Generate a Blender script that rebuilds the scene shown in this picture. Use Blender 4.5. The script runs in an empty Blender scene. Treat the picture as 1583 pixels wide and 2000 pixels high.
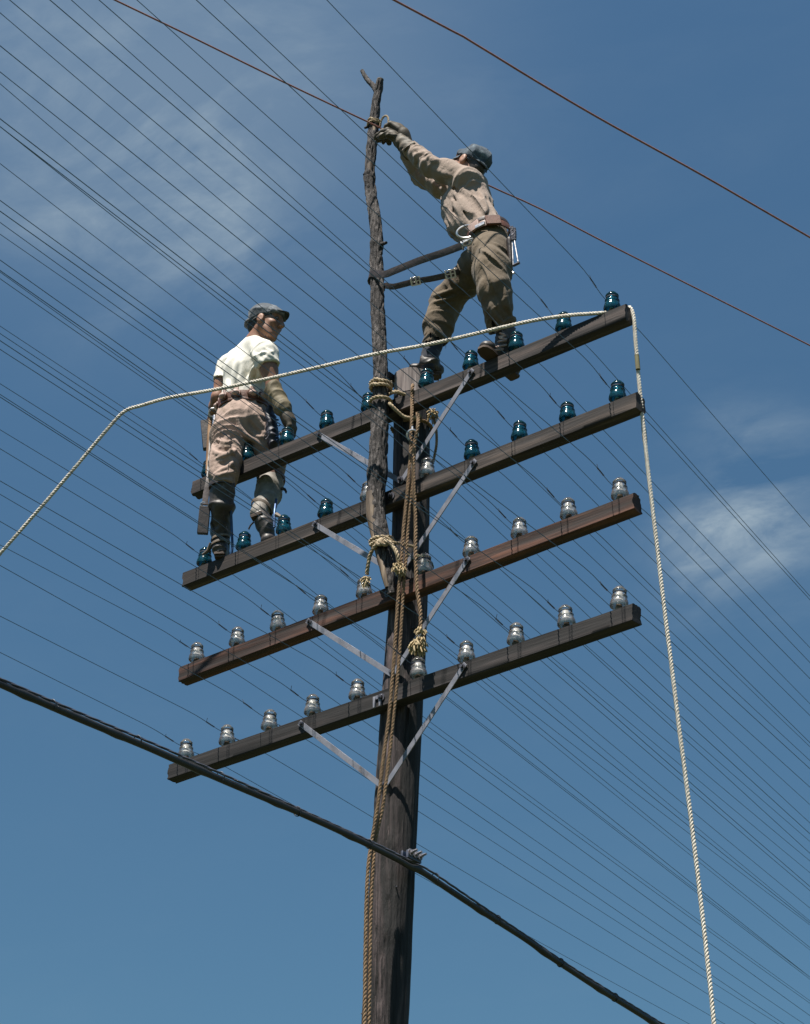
import bpy, bmesh, math, random
import numpy as np
from mathutils import Matrix, Vector
R = math.radians
scene = bpy.context.scene
COL = scene.collection
rng = np.random.RandomState(7)
random.seed(7)

# ------------------------------------------------------------------ camera
CAM = np.array([6.24791, -7.78095, 1.61546])
CM = np.array([[0.78406154, 0.30586758, 0.54008566],
               [0.62067976, -0.38922607, -0.68063184],
               [0.00203221, 0.86887749, -0.49502301]])
FPX, PW, PH = 4173.344, 1583.0, 2000.0
cd = bpy.data.cameras.new('camera')
cam = bpy.data.objects.new('camera', cd)
COL.objects.link(cam)
mw = Matrix.Identity(4)
for i in range(3):
    for j in range(3):
        mw[i][j] = float(CM[i, j])
    mw[i][3] = float(CAM[i])
cam.matrix_world = mw
cd.sensor_fit = 'VERTICAL'
cd.sensor_height = 24.0
cd.lens = FPX * 24.0 / PH
cd.clip_start = 0.05
cd.clip_end = 3000.0
scene.camera = cam

# ------------------------------------------------------------------ sky, sun, exposure
SUN_EL = R(66.0)
TOSUN = np.array([0.10, -1.0])
TOSUN = TOSUN / np.linalg.norm(TOSUN)
SUNV = np.array([TOSUN[0] * math.cos(SUN_EL), TOSUN[1] * math.cos(SUN_EL), math.sin(SUN_EL)])

world = bpy.data.worlds.new('World')
scene.world = world
world.use_nodes = True
wt = world.node_tree
wt.nodes.clear()
def wn(t, **k):
    n = wt.nodes.new(t)
    for a, b in k.items():
        setattr(n, a, b)
    return n
w_out = wn('ShaderNodeOutputWorld')
w_bg = wn('ShaderNodeBackground')
w_bg.inputs['Strength'].default_value = 0.052
sky = wn('ShaderNodeTexSky', sky_type='NISHITA')
sky.sun_disc = False
sky.sun_elevation = SUN_EL
sky.sun_rotation = math.atan2(TOSUN[0], TOSUN[1])
sky.altitude = 100.0
sky.air_density = 1.0
sky.dust_density = 0.5
sky.ozone_density = 1.0
tone = wn('ShaderNodeMix', data_type='RGBA', blend_type='MULTIPLY')
tone.inputs[0].default_value = 1.0
wt.links.new(sky.outputs[0], tone.inputs[6])
tc = wn('ShaderNodeTexCoord')
sepz = wn('ShaderNodeSeparateXYZ')
wt.links.new(tc.outputs['Generated'], sepz.inputs[0])
zr = wn('ShaderNodeValToRGB')
zr.color_ramp.elements[0].position = 0.10
zr.color_ramp.elements[0].color = (0.50, 0.74, 0.76, 1)
zr.color_ramp.elements[1].position = 0.72
zr.color_ramp.elements[1].color = (0.76, 1.08, 1.14, 1)
wt.links.new(sepz.outputs['Z'], zr.inputs[0])
wt.links.new(zr.outputs[0], tone.inputs[7])
def wmath(op, a, b=None, c=None, clamp=False):
    n = wn('ShaderNodeMath', operation=op)
    n.use_clamp = clamp
    for i, v in enumerate((a, b, c)):
        if v is None:
            continue
        if isinstance(v, (int, float)):
            n.inputs[i].default_value = v
        else:
            wt.links.new(v, n.inputs[i])
    return n.outputs[0]
def wnoise(scale, detail, rough, dist, rot, stretch, w=0.0):
    mp = wn('ShaderNodeMapping')
    mp.inputs['Rotation'].default_value = rot
    mp.inputs['Scale'].default_value = stretch
    mp.inputs['Location'].default_value = (w, w * 0.7, -w)
    wt.links.new(tc.outputs['Generated'], mp.inputs['Vector'])
    nz = wn('ShaderNodeTexNoise')
    nz.inputs['Scale'].default_value = scale
    nz.inputs['Detail'].default_value = detail
    nz.inputs['Roughness'].default_value = rough
    nz.inputs['Distortion'].default_value = dist
    wt.links.new(mp.outputs[0], nz.inputs['Vector'])
    return nz.outputs['Fac']
def pixdir(px, py):
    d = CM @ np.array([(px - PW / 2) / FPX, -(py - PH / 2) / FPX, -1.0])
    return d / np.linalg.norm(d)
def patch(px, py, width_deg):
    """a soft round patch of cloud cover about one direction of the sky"""
    d = pixdir(px, py)
    n = wn('ShaderNodeVectorMath', operation='DOT_PRODUCT')
    n.inputs[1].default_value = [float(v) for v in d]
    wt.links.new(tc.outputs['Generated'], n.inputs[0])
    k = 1.0 / (1.0 - math.cos(R(width_deg)))
    m = wmath('SUBTRACT', n.outputs['Value'], 1.0)
    m = wmath('MULTIPLY', m, k)
    return wmath('POWER', 2.718, m)
yaw = (0.0, 0.0, R(-38.4))
c1 = wnoise(9.0, 8.0, 0.58, 0.7, (R(24), R(-20), R(-38.4)), (0.55, 1.0, 1.7), 3.1)
c2 = wnoise(2.3, 3.0, 0.55, 0.2, yaw, (0.8, 1.0, 1.6), 1.3)
cl = wmath('SUBTRACT', c1, 0.40)
cl = wmath('MULTIPLY', cl, 2.6, clamp=True)
c3 = wnoise(30.0, 9.0, 0.60, 0.35, (R(30), R(-24), R(-38.4)), (0.6, 1.0, 1.5), 5.7)
c3 = wmath('MULTIPLY', wmath('SUBTRACT', c3, 0.36), 3.4, clamp=True)
cl = wmath('MULTIPLY', cl, wmath('ADD', wmath('MULTIPLY', c3, 0.85), 0.28))
pt = wmath('MULTIPLY', patch(270, 380, 3.0), 0.95)
pt = wmath('ADD', pt, wmath('MULTIPLY', patch(430, 250, 3.0), 0.6))
pt = wmath('ADD', pt, wmath('MULTIPLY', patch(90, 180, 3.2), 0.95))
pt = wmath('ADD', pt, wmath('MULTIPLY', patch(480, 430, 2.0), 0.7))
pt = wmath('ADD', pt, wmath('MULTIPLY', patch(520, 80, 3.4), 0.55))
pt = wmath('ADD', pt, wmath('MULTIPLY', patch(1470, 985, 1.9), 3.2))
pt = wmath('ADD', pt, wmath('MULTIPLY', patch(1345, 1085, 0.9), 2.2))
pt = wmath('ADD', pt, wmath('MULTIPLY', patch(980, 200, 2.2), 0.25))
pt = wmath('ADD', pt, wmath('MULTIPLY', c2, 0.12))
cov = wmath('MULTIPLY', cl, pt)
haze_p = wmath('MULTIPLY', wmath('ADD', patch(200, 200, 4.5), wmath('MULTIPLY', patch(620, 120, 4.6), 0.75)), 0.24)
cov = wmath('ADD', wmath('MULTIPLY', cov, 0.54), haze_p, clamp=True)
cmix = wn('ShaderNodeMix', data_type='RGBA')
cmix.inputs[7].default_value = (4.3, 5.3, 6.0, 1.0)
wt.links.new(cov, cmix.inputs[0])
wt.links.new(tone.outputs[2], cmix.inputs[6])
wt.links.new(cmix.outputs[2], w_bg.inputs['Color'])
wt.links.new(w_bg.outputs[0], w_out.inputs[0])

sl = bpy.data.lights.new('sun', 'SUN')
sl.energy = 5.0
sl.angle = R(0.53)
sl.color = (1.0, 0.94, 0.85)
sun = bpy.data.objects.new('sun', sl)
COL.objects.link(sun)
sun.location = (4, -20, 30)
sun.rotation_euler = Vector([-float(v) for v in SUNV]).to_track_quat('-Z', 'Y').to_euler()

vs = scene.view_settings
scene.display_settings.display_device = 'sRGB'
vs.view_transform = 'Standard'
vs.look = 'None'
vs.exposure = 0.85
vs.gamma = 1.0
vs.use_curve_mapping = False
scene.cycles.max_bounces = 10
scene.cycles.transparent_max_bounces = 24
scene.cycles.caustics_reflective = False
scene.cycles.caustics_refractive = False
scene.cycles.use_denoising = True

# ------------------------------------------------------------------ where a line of sight meets a vertical or level plane
def ray(px, py):
    return pixdir(px, py)
def at(px, py, y=None, x=None, z=None):
    d = ray(px, py)
    if y is not None:
        t = (y - CAM[1]) / d[1]
    elif x is not None:
        t = (x - CAM[0]) / d[0]
    else:
        t = (z - CAM[2]) / d[2]
    return CAM + t * d
def atplane(px, py, P, n):
    d = ray(px, py)
    return CAM + d * (np.dot(P - CAM, n) / np.dot(d, n))

# ------------------------------------------------------------------ materials
def mat(name, rough=0.8):
    m = bpy.data.materials.new(name)
    m.use_nodes = True
    nt = m.node_tree
    b = nt.nodes['Principled BSDF']
    b.inputs['Roughness'].default_value = rough
    return m, nt, b
def node(nt, t, **k):
    n = nt.nodes.new(t)
    for a, v in k.items():
        setattr(n, a, v)
    return n
def noise(nt, scale, detail=4, rough=0.55, stretch=(1, 1, 1), dist=0.0, rot=(0, 0, 0)):
    t = node(nt, 'ShaderNodeTexCoord')
    mp = node(nt, 'ShaderNodeMapping')
    mp.inputs['Scale'].default_value = stretch
    mp.inputs['Rotation'].default_value = rot
    nt.links.new(t.outputs['Object'], mp.inputs['Vector'])
    n = node(nt, 'ShaderNodeTexNoise')
    n.inputs['Scale'].default_value = scale
    n.inputs['Detail'].default_value = detail
    n.inputs['Roughness'].default_value = rough
    n.inputs['Distortion'].default_value = dist
    nt.links.new(mp.outputs[0], n.inputs['Vector'])
    return n.outputs['Fac']
def ramp(nt, fac, stops):
    r = node(nt, 'ShaderNodeValToRGB')
    e = r.color_ramp.elements
    while len(e) < len(stops):
        e.new(0.5)
    for i, (p, c) in enumerate(stops):
        e[i].position = p
        e[i].color = (c[0], c[1], c[2], 1)
    nt.links.new(fac, r.inputs[0])
    return r.outputs[0]
def mul(nt, a, b, fac=1.0):
    n = node(nt, 'ShaderNodeMix', data_type='RGBA', blend_type='MULTIPLY')
    n.inputs[0].default_value = fac
    nt.links.new(a, n.inputs[6])
    if isinstance(b, tuple):
        n.inputs[7].default_value = b + (1,)
    else:
        nt.links.new(b, n.inputs[7])
    return n.outputs[2]
def mixc(nt, fac, a, b):
    n = node(nt, 'ShaderNodeMix', data_type='RGBA')
    nt.links.new(fac, n.inputs[0])
    for v, i in ((a, 6), (b, 7)):
        if isinstance(v, tuple):
            n.inputs[i].default_value = v + (1,)
        else:
            nt.links.new(v, n.inputs[i])
    return n.outputs[2]
def bump(nt, b, h, strength=0.5, dist=0.01, prev=None):
    n = node(nt, 'ShaderNodeBump')
    n.inputs['Strength'].default_value = strength
    n.inputs['Distance'].default_value = dist
    nt.links.new(h, n.inputs['Height'])
    if prev is not None:
        nt.links.new(prev, n.inputs['Normal'])
    nt.links.new(n.outputs[0], b.inputs['Normal'])
    return n.outputs[0]

def wood(name, c_lo, c_mid, c_hi, stretch, scale=1.0, rough=0.75, bump_s=0.7, wear=None):
    m, nt, b = mat(name, rough)
    g = noise(nt, 22 * scale, 8, 0.65, stretch, 0.6)
    g2 = noise(nt, 70 * scale, 4, 0.6, stretch)
    big = noise(nt, 2.2, 4, 0.6)
    col = ramp(nt, g, [(0.40, c_lo), (0.5, tuple(v * 0.85 for v in c_mid)), (0.61, tuple(v * 1.25 for v in c_hi))])
    col = mul(nt, col, ramp(nt, big, [(0.25, (0.62, 0.6, 0.6)), (0.75, (1.35, 1.3, 1.25))]))
    col = mul(nt, col, ramp(nt, g2, [(0.3, (0.75, 0.75, 0.75)), (0.7, (1.2, 1.2, 1.2))]))
    if wear:
        wf = noise(nt, 6.0, 6, 0.7, wear[1], 0.4)
        fac = ramp(nt, wf, [(wear[2], (0, 0, 0)), (wear[2] + 0.07, (1, 1, 1))])
        col = mixc(nt, fac, col, wear[0])
    nt.links.new(col, b.inputs['Base Color'])
    p = bump(nt, b, g, bump_s, 0.006)
    bump(nt, b, g2, bump_s * 0.6, 0.003, p)
    return m
def cloth(name, c, var=0.25, rough=0.9, weave=420, big=6.0, stain=None, bump_s=0.25):
    m, nt, b = mat(name, rough)
    n1 = noise(nt, big, 5, 0.6)
    lo = tuple(v * (1 - var) for v in c)
    hi = tuple(min(1, v * (1 + var)) for v in c)
    col = ramp(nt, n1, [(0.3, lo), (0.7, hi)])
    if stain:
        n2 = noise(nt, 11.0, 6, 0.65)
        f = ramp(nt, n2, [(0.55, (0, 0, 0)), (0.68, (1, 1, 1))])
        col = mixc(nt, f, col, stain)
    nt.links.new(col, b.inputs['Base Color'])
    w = noise(nt, weave, 2, 0.5)
    cr = noise(nt, 38, 5, 0.6, (1, 1, 0.6), 0.8)
    p = bump(nt, b, cr, bump_s, 0.012)
    bump(nt, b, w, 0.15, 0.0015, p)
    b.inputs['Sheen Weight'].default_value = 0.08
    return m
def leather(name, c, rough=0.5, var=0.35, wear=None):
    m, nt, b = mat(name, rough)
    n1 = noise(nt, 16, 6, 0.65)
    col = ramp(nt, n1, [(0.3, tuple(v * (1 - var) for v in c)), (0.7, tuple(min(1, v * (1 + var)) for v in c))])
    if wear:
        f = ramp(nt, noise(nt, 30, 6, 0.7), [(0.55, (0, 0, 0)), (0.7, (1, 1, 1))])
        col = mixc(nt, f, col, wear)
    nt.links.new(col, b.inputs['Base Color'])
    bump(nt, b, noise(nt, 60, 5, 0.6), 0.35, 0.004)
    return m
def metal(name, c, rough=0.4, metallic=0.9, rust=None):
    m, nt, b = mat(name, rough)
    b.inputs['Metallic'].default_value = metallic
    n1 = noise(nt, 14, 6, 0.65)
    col = ramp(nt, n1, [(0.3, tuple(v * 0.7 for v in c)), (0.7, tuple(min(1, v * 1.2) for v in c))])
    if rust:
        f = ramp(nt, noise(nt, 9, 6, 0.7), [(0.56, (0, 0, 0)), (0.66, (1, 1, 1))])
        col = mixc(nt, f, col, rust)
    nt.links.new(col, b.inputs['Base Color'])
    rr = ramp(nt, noise(nt, 25, 5, 0.6), [(0.3, (rough * 0.7,) * 3), (0.7, (min(1, rough * 1.4),) * 3)])
    nt.links.new(rr, b.inputs['Roughness'])
    bump(nt, b, n1, 0.15, 0.003)
    return m
def glass(name, tint, edge, milk=0.0, body=(0.75, 0.75, 0.72), dome=(1, 1, 1)):
    """pressed insulator glass: coloured refraction with a bright rim"""
    m = bpy.data.materials.new(name)
    m.use_nodes = True
    nt = m.node_tree
    nt.nodes.clear()
    out = node(nt, 'ShaderNodeOutputMaterial')
    lw = node(nt, 'ShaderNodeLayerWeight')
    lw.inputs['Blend'].default_value = 0.42
    n1 = noise(nt, 45, 4, 0.6)
    bp = node(nt, 'ShaderNodeBump')
    bp.inputs['Strength'].default_value = 0.04
    bp.inputs['Distance'].default_value = 0.004
    nt.links.new(n1, bp.inputs['Height'])
    tcol = ramp(nt, lw.outputs['Facing'], [(0.15, tint), (0.85, edge)])
    # thicker dome glass, and its refraction-dark top, painted as a darker tint by height
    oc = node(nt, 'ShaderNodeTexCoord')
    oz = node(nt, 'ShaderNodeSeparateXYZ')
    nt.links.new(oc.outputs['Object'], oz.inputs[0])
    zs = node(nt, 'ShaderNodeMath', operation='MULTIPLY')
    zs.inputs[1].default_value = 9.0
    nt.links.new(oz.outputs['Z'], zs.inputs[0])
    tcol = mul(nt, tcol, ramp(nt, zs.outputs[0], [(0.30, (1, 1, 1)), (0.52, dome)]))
    tr = node(nt, 'ShaderNodeBsdfTransparent')
    nt.links.new(tcol, tr.inputs['Color'])
    rf = node(nt, 'ShaderNodeBsdfRefraction')
    rf.inputs['IOR'].default_value = 1.32
    rf.inputs['Roughness'].default_value = 0.05
    nt.links.new(tcol, rf.inputs['Color'])
    nt.links.new(bp.outputs[0], rf.inputs['Normal'])
    mx0 = node(nt, 'ShaderNodeMixShader')
    mx0.inputs[0].default_value = 0.10
    nt.links.new(tr.outputs[0], mx0.inputs[1])
    nt.links.new(rf.outputs[0], mx0.inputs[2])
    gl = node(nt, 'ShaderNodeBsdfGlossy')
    gl.inputs['Roughness'].default_value = 0.13
    nt.links.new(bp.outputs[0], gl.inputs['Normal'])
    fr = node(nt, 'ShaderNodeFresnel')
    fr.inputs['IOR'].default_value = 1.5
    nt.links.new(bp.outputs[0], fr.inputs['Normal'])
    mx = node(nt, 'ShaderNodeMixShader')
    nt.links.new(fr.outputs[0], mx.inputs[0])
    nt.links.new(mx0.outputs[0], mx.inputs[1])
    nt.links.new(gl.outputs[0], mx.inputs[2])
    last = mx
    if milk > 0:
        df = node(nt, 'ShaderNodeBsdfDiffuse')
        df.inputs['Color'].default_value = body + (1,)
        f = ramp(nt, noise(nt, 18, 5, 0.65), [(0.35, (milk * 0.2,) * 3), (0.7, (milk,) * 3)])
        m2 = node(nt, 'ShaderNodeMixShader')
        nt.links.new(f, m2.inputs[0])
        nt.links.new(mx.outputs[0], m2.inputs[1])
        nt.links.new(df.outputs[0], m2.inputs[2])
        last = m2
    nt.links.new(last.outputs[0], out.inputs[0])
    return m

M = {}
XS = (0.045, 1, 1)   # grain along an arm
ZS = (1, 1, 0.05)    # grain up a pole
M['arm1'] = wood('weathered_grey_wood', (0.009, 0.006, 0.0055), (0.021, 0.015, 0.0145), (0.048, 0.036, 0.033), XS, wear=((0.085, 0.065, 0.058), (0.06, 1, 1), 0.555))
M['arm2'] = wood('weathered_brown_wood', (0.010, 0.0065, 0.0055), (0.022, 0.0155, 0.0135), (0.050, 0.037, 0.031), XS, wear=((0.10, 0.077, 0.065), (0.06, 1, 1), 0.55))
M['arm3'] = wood('red_brown_wood', (0.014, 0.0065, 0.0042), (0.042, 0.0155, 0.009), (0.085, 0.034, 0.019), XS, wear=((0.12, 0.062, 0.036), (0.06, 1, 1), 0.56))
M['arm4'] = wood('creosoted_black_wood', (0.006, 0.0048, 0.005), (0.011, 0.0088, 0.009), (0.023, 0.018, 0.018), XS, wear=((0.06, 0.05, 0.05), (0.06, 1, 1), 0.60))
def pole_wood():
    m, nt, b = mat('pole_wood', 0.78)
    g = noise(nt, 26, 8, 0.68, (1, 1, 0.04), 0.5)
    g2 = noise(nt, 80, 4, 0.6, (1, 1, 0.05))
    big = noise(nt, 3.0, 5, 0.6, (1, 1, 0.35), 0.6)
    spots = noise(nt, 24, 5, 0.7, (1, 1, 0.4), 0.3)
    tar = noise(nt, 5.0, 5, 0.62, (1, 1, 0.10), 0.3)
    col = ramp(nt, g, [(0.40, (0.008, 0.006, 0.006)), (0.5, (0.044, 0.032, 0.033)), (0.62, (0.145, 0.110, 0.110))])
    col = mul(nt, col, ramp(nt, big, [(0.3, (0.62, 0.60, 0.60)), (0.7, (1.25, 1.22, 1.2))]))
    col = mul(nt, col, ramp(nt, g2, [(0.3, (0.7, 0.7, 0.7)), (0.7, (1.2, 1.2, 1.2))]))
    col = mul(nt, col, ramp(nt, spots, [(0.33, (0.35, 0.33, 0.33)), (0.45, (1, 1, 1))]))
    tf = ramp(nt, tar, [(0.46, (0, 0, 0)), (0.58, (1, 1, 1))])
    # black creosote mask grows where the surface turns towards +X
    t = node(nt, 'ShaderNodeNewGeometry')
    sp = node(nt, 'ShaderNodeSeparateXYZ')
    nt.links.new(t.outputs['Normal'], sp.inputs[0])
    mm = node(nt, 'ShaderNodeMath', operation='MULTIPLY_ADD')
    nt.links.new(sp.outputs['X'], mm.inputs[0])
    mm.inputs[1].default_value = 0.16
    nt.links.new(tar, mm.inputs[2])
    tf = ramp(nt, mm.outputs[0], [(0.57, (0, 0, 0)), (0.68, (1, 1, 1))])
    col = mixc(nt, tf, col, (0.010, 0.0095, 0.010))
    nt.links.new(col, b.inputs['Base Color'])
    crk = noise(nt, 34, 3, 0.5, (1, 1, 0.035), 0.25)
    col2 = mul(nt, col, ramp(nt, crk, [(0.385, (0.10, 0.09, 0.09)), (0.43, (1, 1, 1))]))
    nt.links.new(col2, b.inputs['Base Color'])
    p = bump(nt, b, g, 1.0, 0.014)
    p = bump(nt, b, crk, 0.8, 0.010, p)
    bump(nt, b, spots, 0.7, 0.008, p)
    return m
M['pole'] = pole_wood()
def bark_mat():
    m, nt, b = mat('bark', 0.8)
    g = noise(nt, 55, 6, 0.7, (1, 1, 0.22), 0.9)
    big = noise(nt, 9, 4, 0.6, (1, 1, 0.4))
    col = ramp(nt, g, [(0.38, (0.006, 0.005, 0.0055)), (0.50, (0.036, 0.031, 0.031)), (0.64, (0.17, 0.155, 0.15))])
    col = mul(nt, col, ramp(nt, big, [(0.3, (0.55, 0.52, 0.52)), (0.7, (1.15, 1.12, 1.1))]))
    nt.links.new(col, b.inputs['Base Color'])
    bump(nt, b, g, 1.0, 0.016)
    return m
M['bark'] = bark_mat()
M['bare_wood'] = wood('peeled_branch_wood', (0.07, 0.05, 0.036), (0.17, 0.125, 0.088), (0.30, 0.235, 0.165), (1, 1, 0.08), rough=0.7)
M['pole_top'] = wood('bleached_pole_wood', (0.085, 0.070, 0.070), (0.22, 0.19, 0.185), (0.34, 0.30, 0.29), ZS)
M['galv'] = metal('galvanised_steel', (0.215, 0.22, 0.26), 0.6, 0.3, rust=(0.12, 0.085, 0.065))
M['steel'] = metal('bright_steel', (0.62, 0.60, 0.60), 0.32, 0.9)
M['dark_steel'] = metal('dark_steel', (0.10, 0.10, 0.12), 0.5, 0.6)
M['blue_steel'] = metal('blued_steel', (0.03, 0.07, 0.16), 0.45, 0.5)
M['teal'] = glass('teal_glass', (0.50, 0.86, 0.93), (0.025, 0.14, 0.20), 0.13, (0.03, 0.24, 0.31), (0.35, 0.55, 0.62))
M['clear'] = glass('clear_glass', (0.96, 0.96, 0.95), (0.93, 0.94, 0.96), 0.11, (0.97, 0.88, 0.86))
def inner(name, c, hi):
    """the threaded hollow inside an insulator, its sun-caught brightness painted into the base colour"""
    m = bpy.data.materials.new(name)
    m.use_nodes = True
    nt = m.node_tree
    b = nt.nodes['Principled BSDF']
    col = ramp(nt, noise(nt, 60, 4, 0.6, (0.5, 0.5, 2.0)), [(0.40, c), (0.62, hi)])  # pale tones stand in for light reflected by the glass thread
    nt.links.new(col, b.inputs['Base Color'])
    b.inputs['Roughness'].default_value = 0.18
    b.inputs['Specular IOR Level'].default_value = 0.9
    tr = node(nt, 'ShaderNodeBsdfTransparent')
    tr.inputs['Color'].default_value = hi + (1,)
    mx = node(nt, 'ShaderNodeMixShader')
    mx.inputs[0].default_value = 0.70
    out = nt.nodes['Material Output']
    nt.links.new(tr.outputs[0], mx.inputs[1])
    nt.links.new(b.outputs[0], mx.inputs[2])
    nt.links.new(mx.outputs[0], out.inputs[0])
    return m
M['teal_in'] = inner('teal_inner_glass', (0.02, 0.12, 0.16), (0.14, 0.46, 0.53))
M['clear_in'] = inner('clear_inner_glass', (0.70, 0.70, 0.68), (0.96, 0.96, 0.94))
M['wire'] = metal('weathered_line_wire', (0.13, 0.19, 0.29), 0.65, 0.05)
M['copper'] = metal('new_copper_wire', (0.33, 0.145, 0.12), 0.5, 0.2)
M['tie'] = metal('tie_wire', (0.05, 0.06, 0.08), 0.6, 0.3)
M['cable'] = leather('black_cable_sheath', (0.020, 0.021, 0.024), 0.5)
M['strand'] = metal('messenger_strand', (0.10, 0.11, 0.15), 0.5, 0.5)
def rope_mat(name, c, dark):
    m, nt, b = mat(name, 0.9)
    n1 = noise(nt, 40, 5, 0.7)
    col = ramp(nt, n1, [(0.3, dark), (0.65, c)])
    nt.links.new(col, b.inputs['Base Color'])
    bump(nt, b, noise(nt, 300, 3, 0.6), 0.3, 0.002)
    return m
M['white_rope'] = rope_mat('white_rope', (0.70, 0.66, 0.59), (0.46, 0.40, 0.33))
M['cream_rope'] = rope_mat('cream_rope', (0.46, 0.375, 0.255), (0.22, 0.155, 0.09))
M['manila'] = rope_mat('manila_rope', (0.29, 0.19, 0.112), (0.13, 0.08, 0.044))
M['olive_rope'] = rope_mat('olive_rope', (0.15, 0.14, 0.07), (0.08, 0.07, 0.04))
M['frayed'] = rope_mat('frayed_rope', (0.50, 0.40, 0.245), (0.28, 0.20, 0.10))
M['tan_shirt'] = cloth('tan_shirt', (0.275, 0.212, 0.175), 0.18, bump_s=0.5)
M['olive_trousers'] = cloth('olive_trousers', (0.118, 0.087, 0.056), 0.28, bump_s=0.5, stain=(0.11, 0.08, 0.05))
M['khaki_trousers'] = cloth('khaki_trousers', (0.34, 0.246, 0.205), 0.22, bump_s=0.45, stain=(0.22, 0.16, 0.12))
M['white_shirt'] = cloth('white_tshirt', (0.68, 0.655, 0.59), 0.04, bump_s=0.16)
M['grey_blue_cap'] = cloth('grey_blue_cap', (0.072, 0.084, 0.10), 0.25, big=14, stain=(0.21, 0.23, 0.25))
M['blue_cap'] = cloth('blue_cap', (0.040, 0.058, 0.080), 0.3, big=16, stain=(0.15, 0.19, 0.22))
M['dark_band'] = cloth('dark_band', (0.035, 0.04, 0.045), 0.2)
M['brown_leather'] = leather('brown_leather', (0.12, 0.052, 0.034), 0.5, wear=(0.24, 0.12, 0.085))
M['pale_leather'] = leather('pale_leather', (0.44, 0.31, 0.27), 0.5, wear=(0.66, 0.56, 0.52))
M['dark_leather'] = leather('dark_leather', (0.030, 0.023, 0.022), 0.5, wear=(0.08, 0.06, 0.055))
M['strap'] = leather('strap_webbing', (0.055, 0.042, 0.042), 0.55, wear=(0.12, 0.09, 0.085))
M['olive_glove'] = leather('olive_leather_glove', (0.125, 0.10, 0.055), 0.7, wear=(0.20, 0.165, 0.095))
M['dark_glove'] = leather('dark_worn_glove', (0.060, 0.047, 0.031), 0.65, wear=(0.20, 0.155, 0.10))
M['boot_dark'] = leather('dark_boot', (0.040, 0.034, 0.032), 0.5, wear=(0.14, 0.12, 0.11))
M['boot_brown'] = leather('brown_boot', (0.13, 0.10, 0.075), 0.65, wear=(0.25, 0.20, 0.16))
M['boot_grey'] = leather('grey_boot', (0.20, 0.185, 0.165), 0.7, wear=(0.32, 0.29, 0.24))
M['sole'] = leather('boot_sole', (0.07, 0.045, 0.032), 0.7)
M['sock'] = cloth('blue_sock', (0.02, 0.025, 0.04), 0.2)
M['pouch'] = leather('dark_pouch', (0.020, 0.022, 0.035), 0.55)
M['pin'] = wood('pin_wood', (0.06, 0.045, 0.03), (0.13, 0.10, 0.07), (0.22, 0.17, 0.12), ZS)
M['wood_handle'] = wood('handle_wood', (0.10, 0.05, 0.025), (0.20, 0.11, 0.055), (0.30, 0.18, 0.09), ZS)
def skin_mat():
    m, nt, b = mat('skin', 0.55)
    n1 = noise(nt, 18, 4, 0.6)
    col = ramp(nt, n1, [(0.3, (0.20, 0.095, 0.058)), (0.7, (0.32, 0.165, 0.108))])
    nt.links.new(col, b.inputs['Base Color'])
    b.inputs['Subsurface Weight'].default_value = 0.08
    b.inputs['Subsurface Radius'].default_value = (0.012, 0.005, 0.003)
    b.inputs['Subsurface Scale'].default_value = 0.5
    bump(nt, b, noise(nt, 180, 3, 0.6), 0.15, 0.001)
    return m
M['skin'] = skin_mat()
M['hair'] = leather('dark_hair', (0.018, 0.013, 0.010), 0.5)
mm_, nt_, b_ = mat('eye', 0.15)
b_.inputs['Base Color'].default_value = (0.10, 0.08, 0.07, 1)
M['eye'] = mm_
def ground_mat():
    m, nt, b = mat('grassy_ground', 0.95)
    n1 = noise(nt, 0.25, 6, 0.65)
    n2 = noise(nt, 6, 6, 0.7)
    col = ramp(nt, n1, [(0.35, (0.03, 0.045, 0.015)), (0.6, (0.05, 0.055, 0.025)), (0.72, (0.09, 0.07, 0.045))])
    col = mul(nt, col, ramp(nt, n2, [(0.3, (0.6, 0.6, 0.6)), (0.7, (1.2, 1.2, 1.2))]))
    nt.links.new(col, b.inputs['Base Color'])
    bump(nt, b, n2, 0.6, 0.05)
    return m
M['ground'] = ground_mat()

# ------------------------------------------------------------------ objects and meshes
def mesh(name, V, F, m, smooth=True):
    me = bpy.data.meshes.new(name)
    me.from_pydata([tuple(map(float, v)) for v in V], [], [tuple(map(int, f)) for f in F])
    me.validate()
    me.materials.append(m)
    if smooth:
        me.polygons.foreach_set('use_smooth', [True] * len(me.polygons))
    me.update()
    if smooth:
        me.set_sharp_from_angle(angle=R(38))
    return me
def thing(name, label, cat, loc, group=None):
    """an Empty at the base of a thing; its parts hang under it"""
    o = bpy.data.objects.new(name, None)
    COL.objects.link(o)
    o.location = [float(v) for v in loc]
    o.empty_display_size = 0.05
    o['label'] = label
    o['category'] = cat
    if group:
        o['group'] = group
    o['base'] = [float(v) for v in loc]
    return o
def base_of(o):
    b = np.zeros(3)
    while o is not None:
        b += np.array(o.location)
        o = o.parent
    return b
def part(name, VF, m, parent, smooth=True, label=None):
    """one mesh given in world coordinates, hung under its thing"""
    V, F = VF
    b = base_of(parent)
    o = bpy.data.objects.new(name, mesh(name, np.asarray(V, float) - b, F, m, smooth))
    COL.objects.link(o)
    o.parent = parent
    if label:
        o['label'] = label
    return o
def solo(name, VF, m, label, cat, loc, group=None, smooth=True):
    """a thing that is one mesh"""
    V, F = VF
    loc = np.asarray(loc, float)
    o = bpy.data.objects.new(name, mesh(name, np.asarray(V, float) - loc, F, m, smooth))
    COL.objects.link(o)
    o.location = loc
    o['label'] = label
    o['category'] = cat
    if group:
        o['group'] = group
    return o
def join(*VFs):
    V, F, n = [], [], 0
    for v, f in VFs:
        V.append(np.asarray(v, float))
        F += [tuple(i + n for i in q) for q in f]
        n += len(v)
    return np.concatenate(V), F
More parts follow.
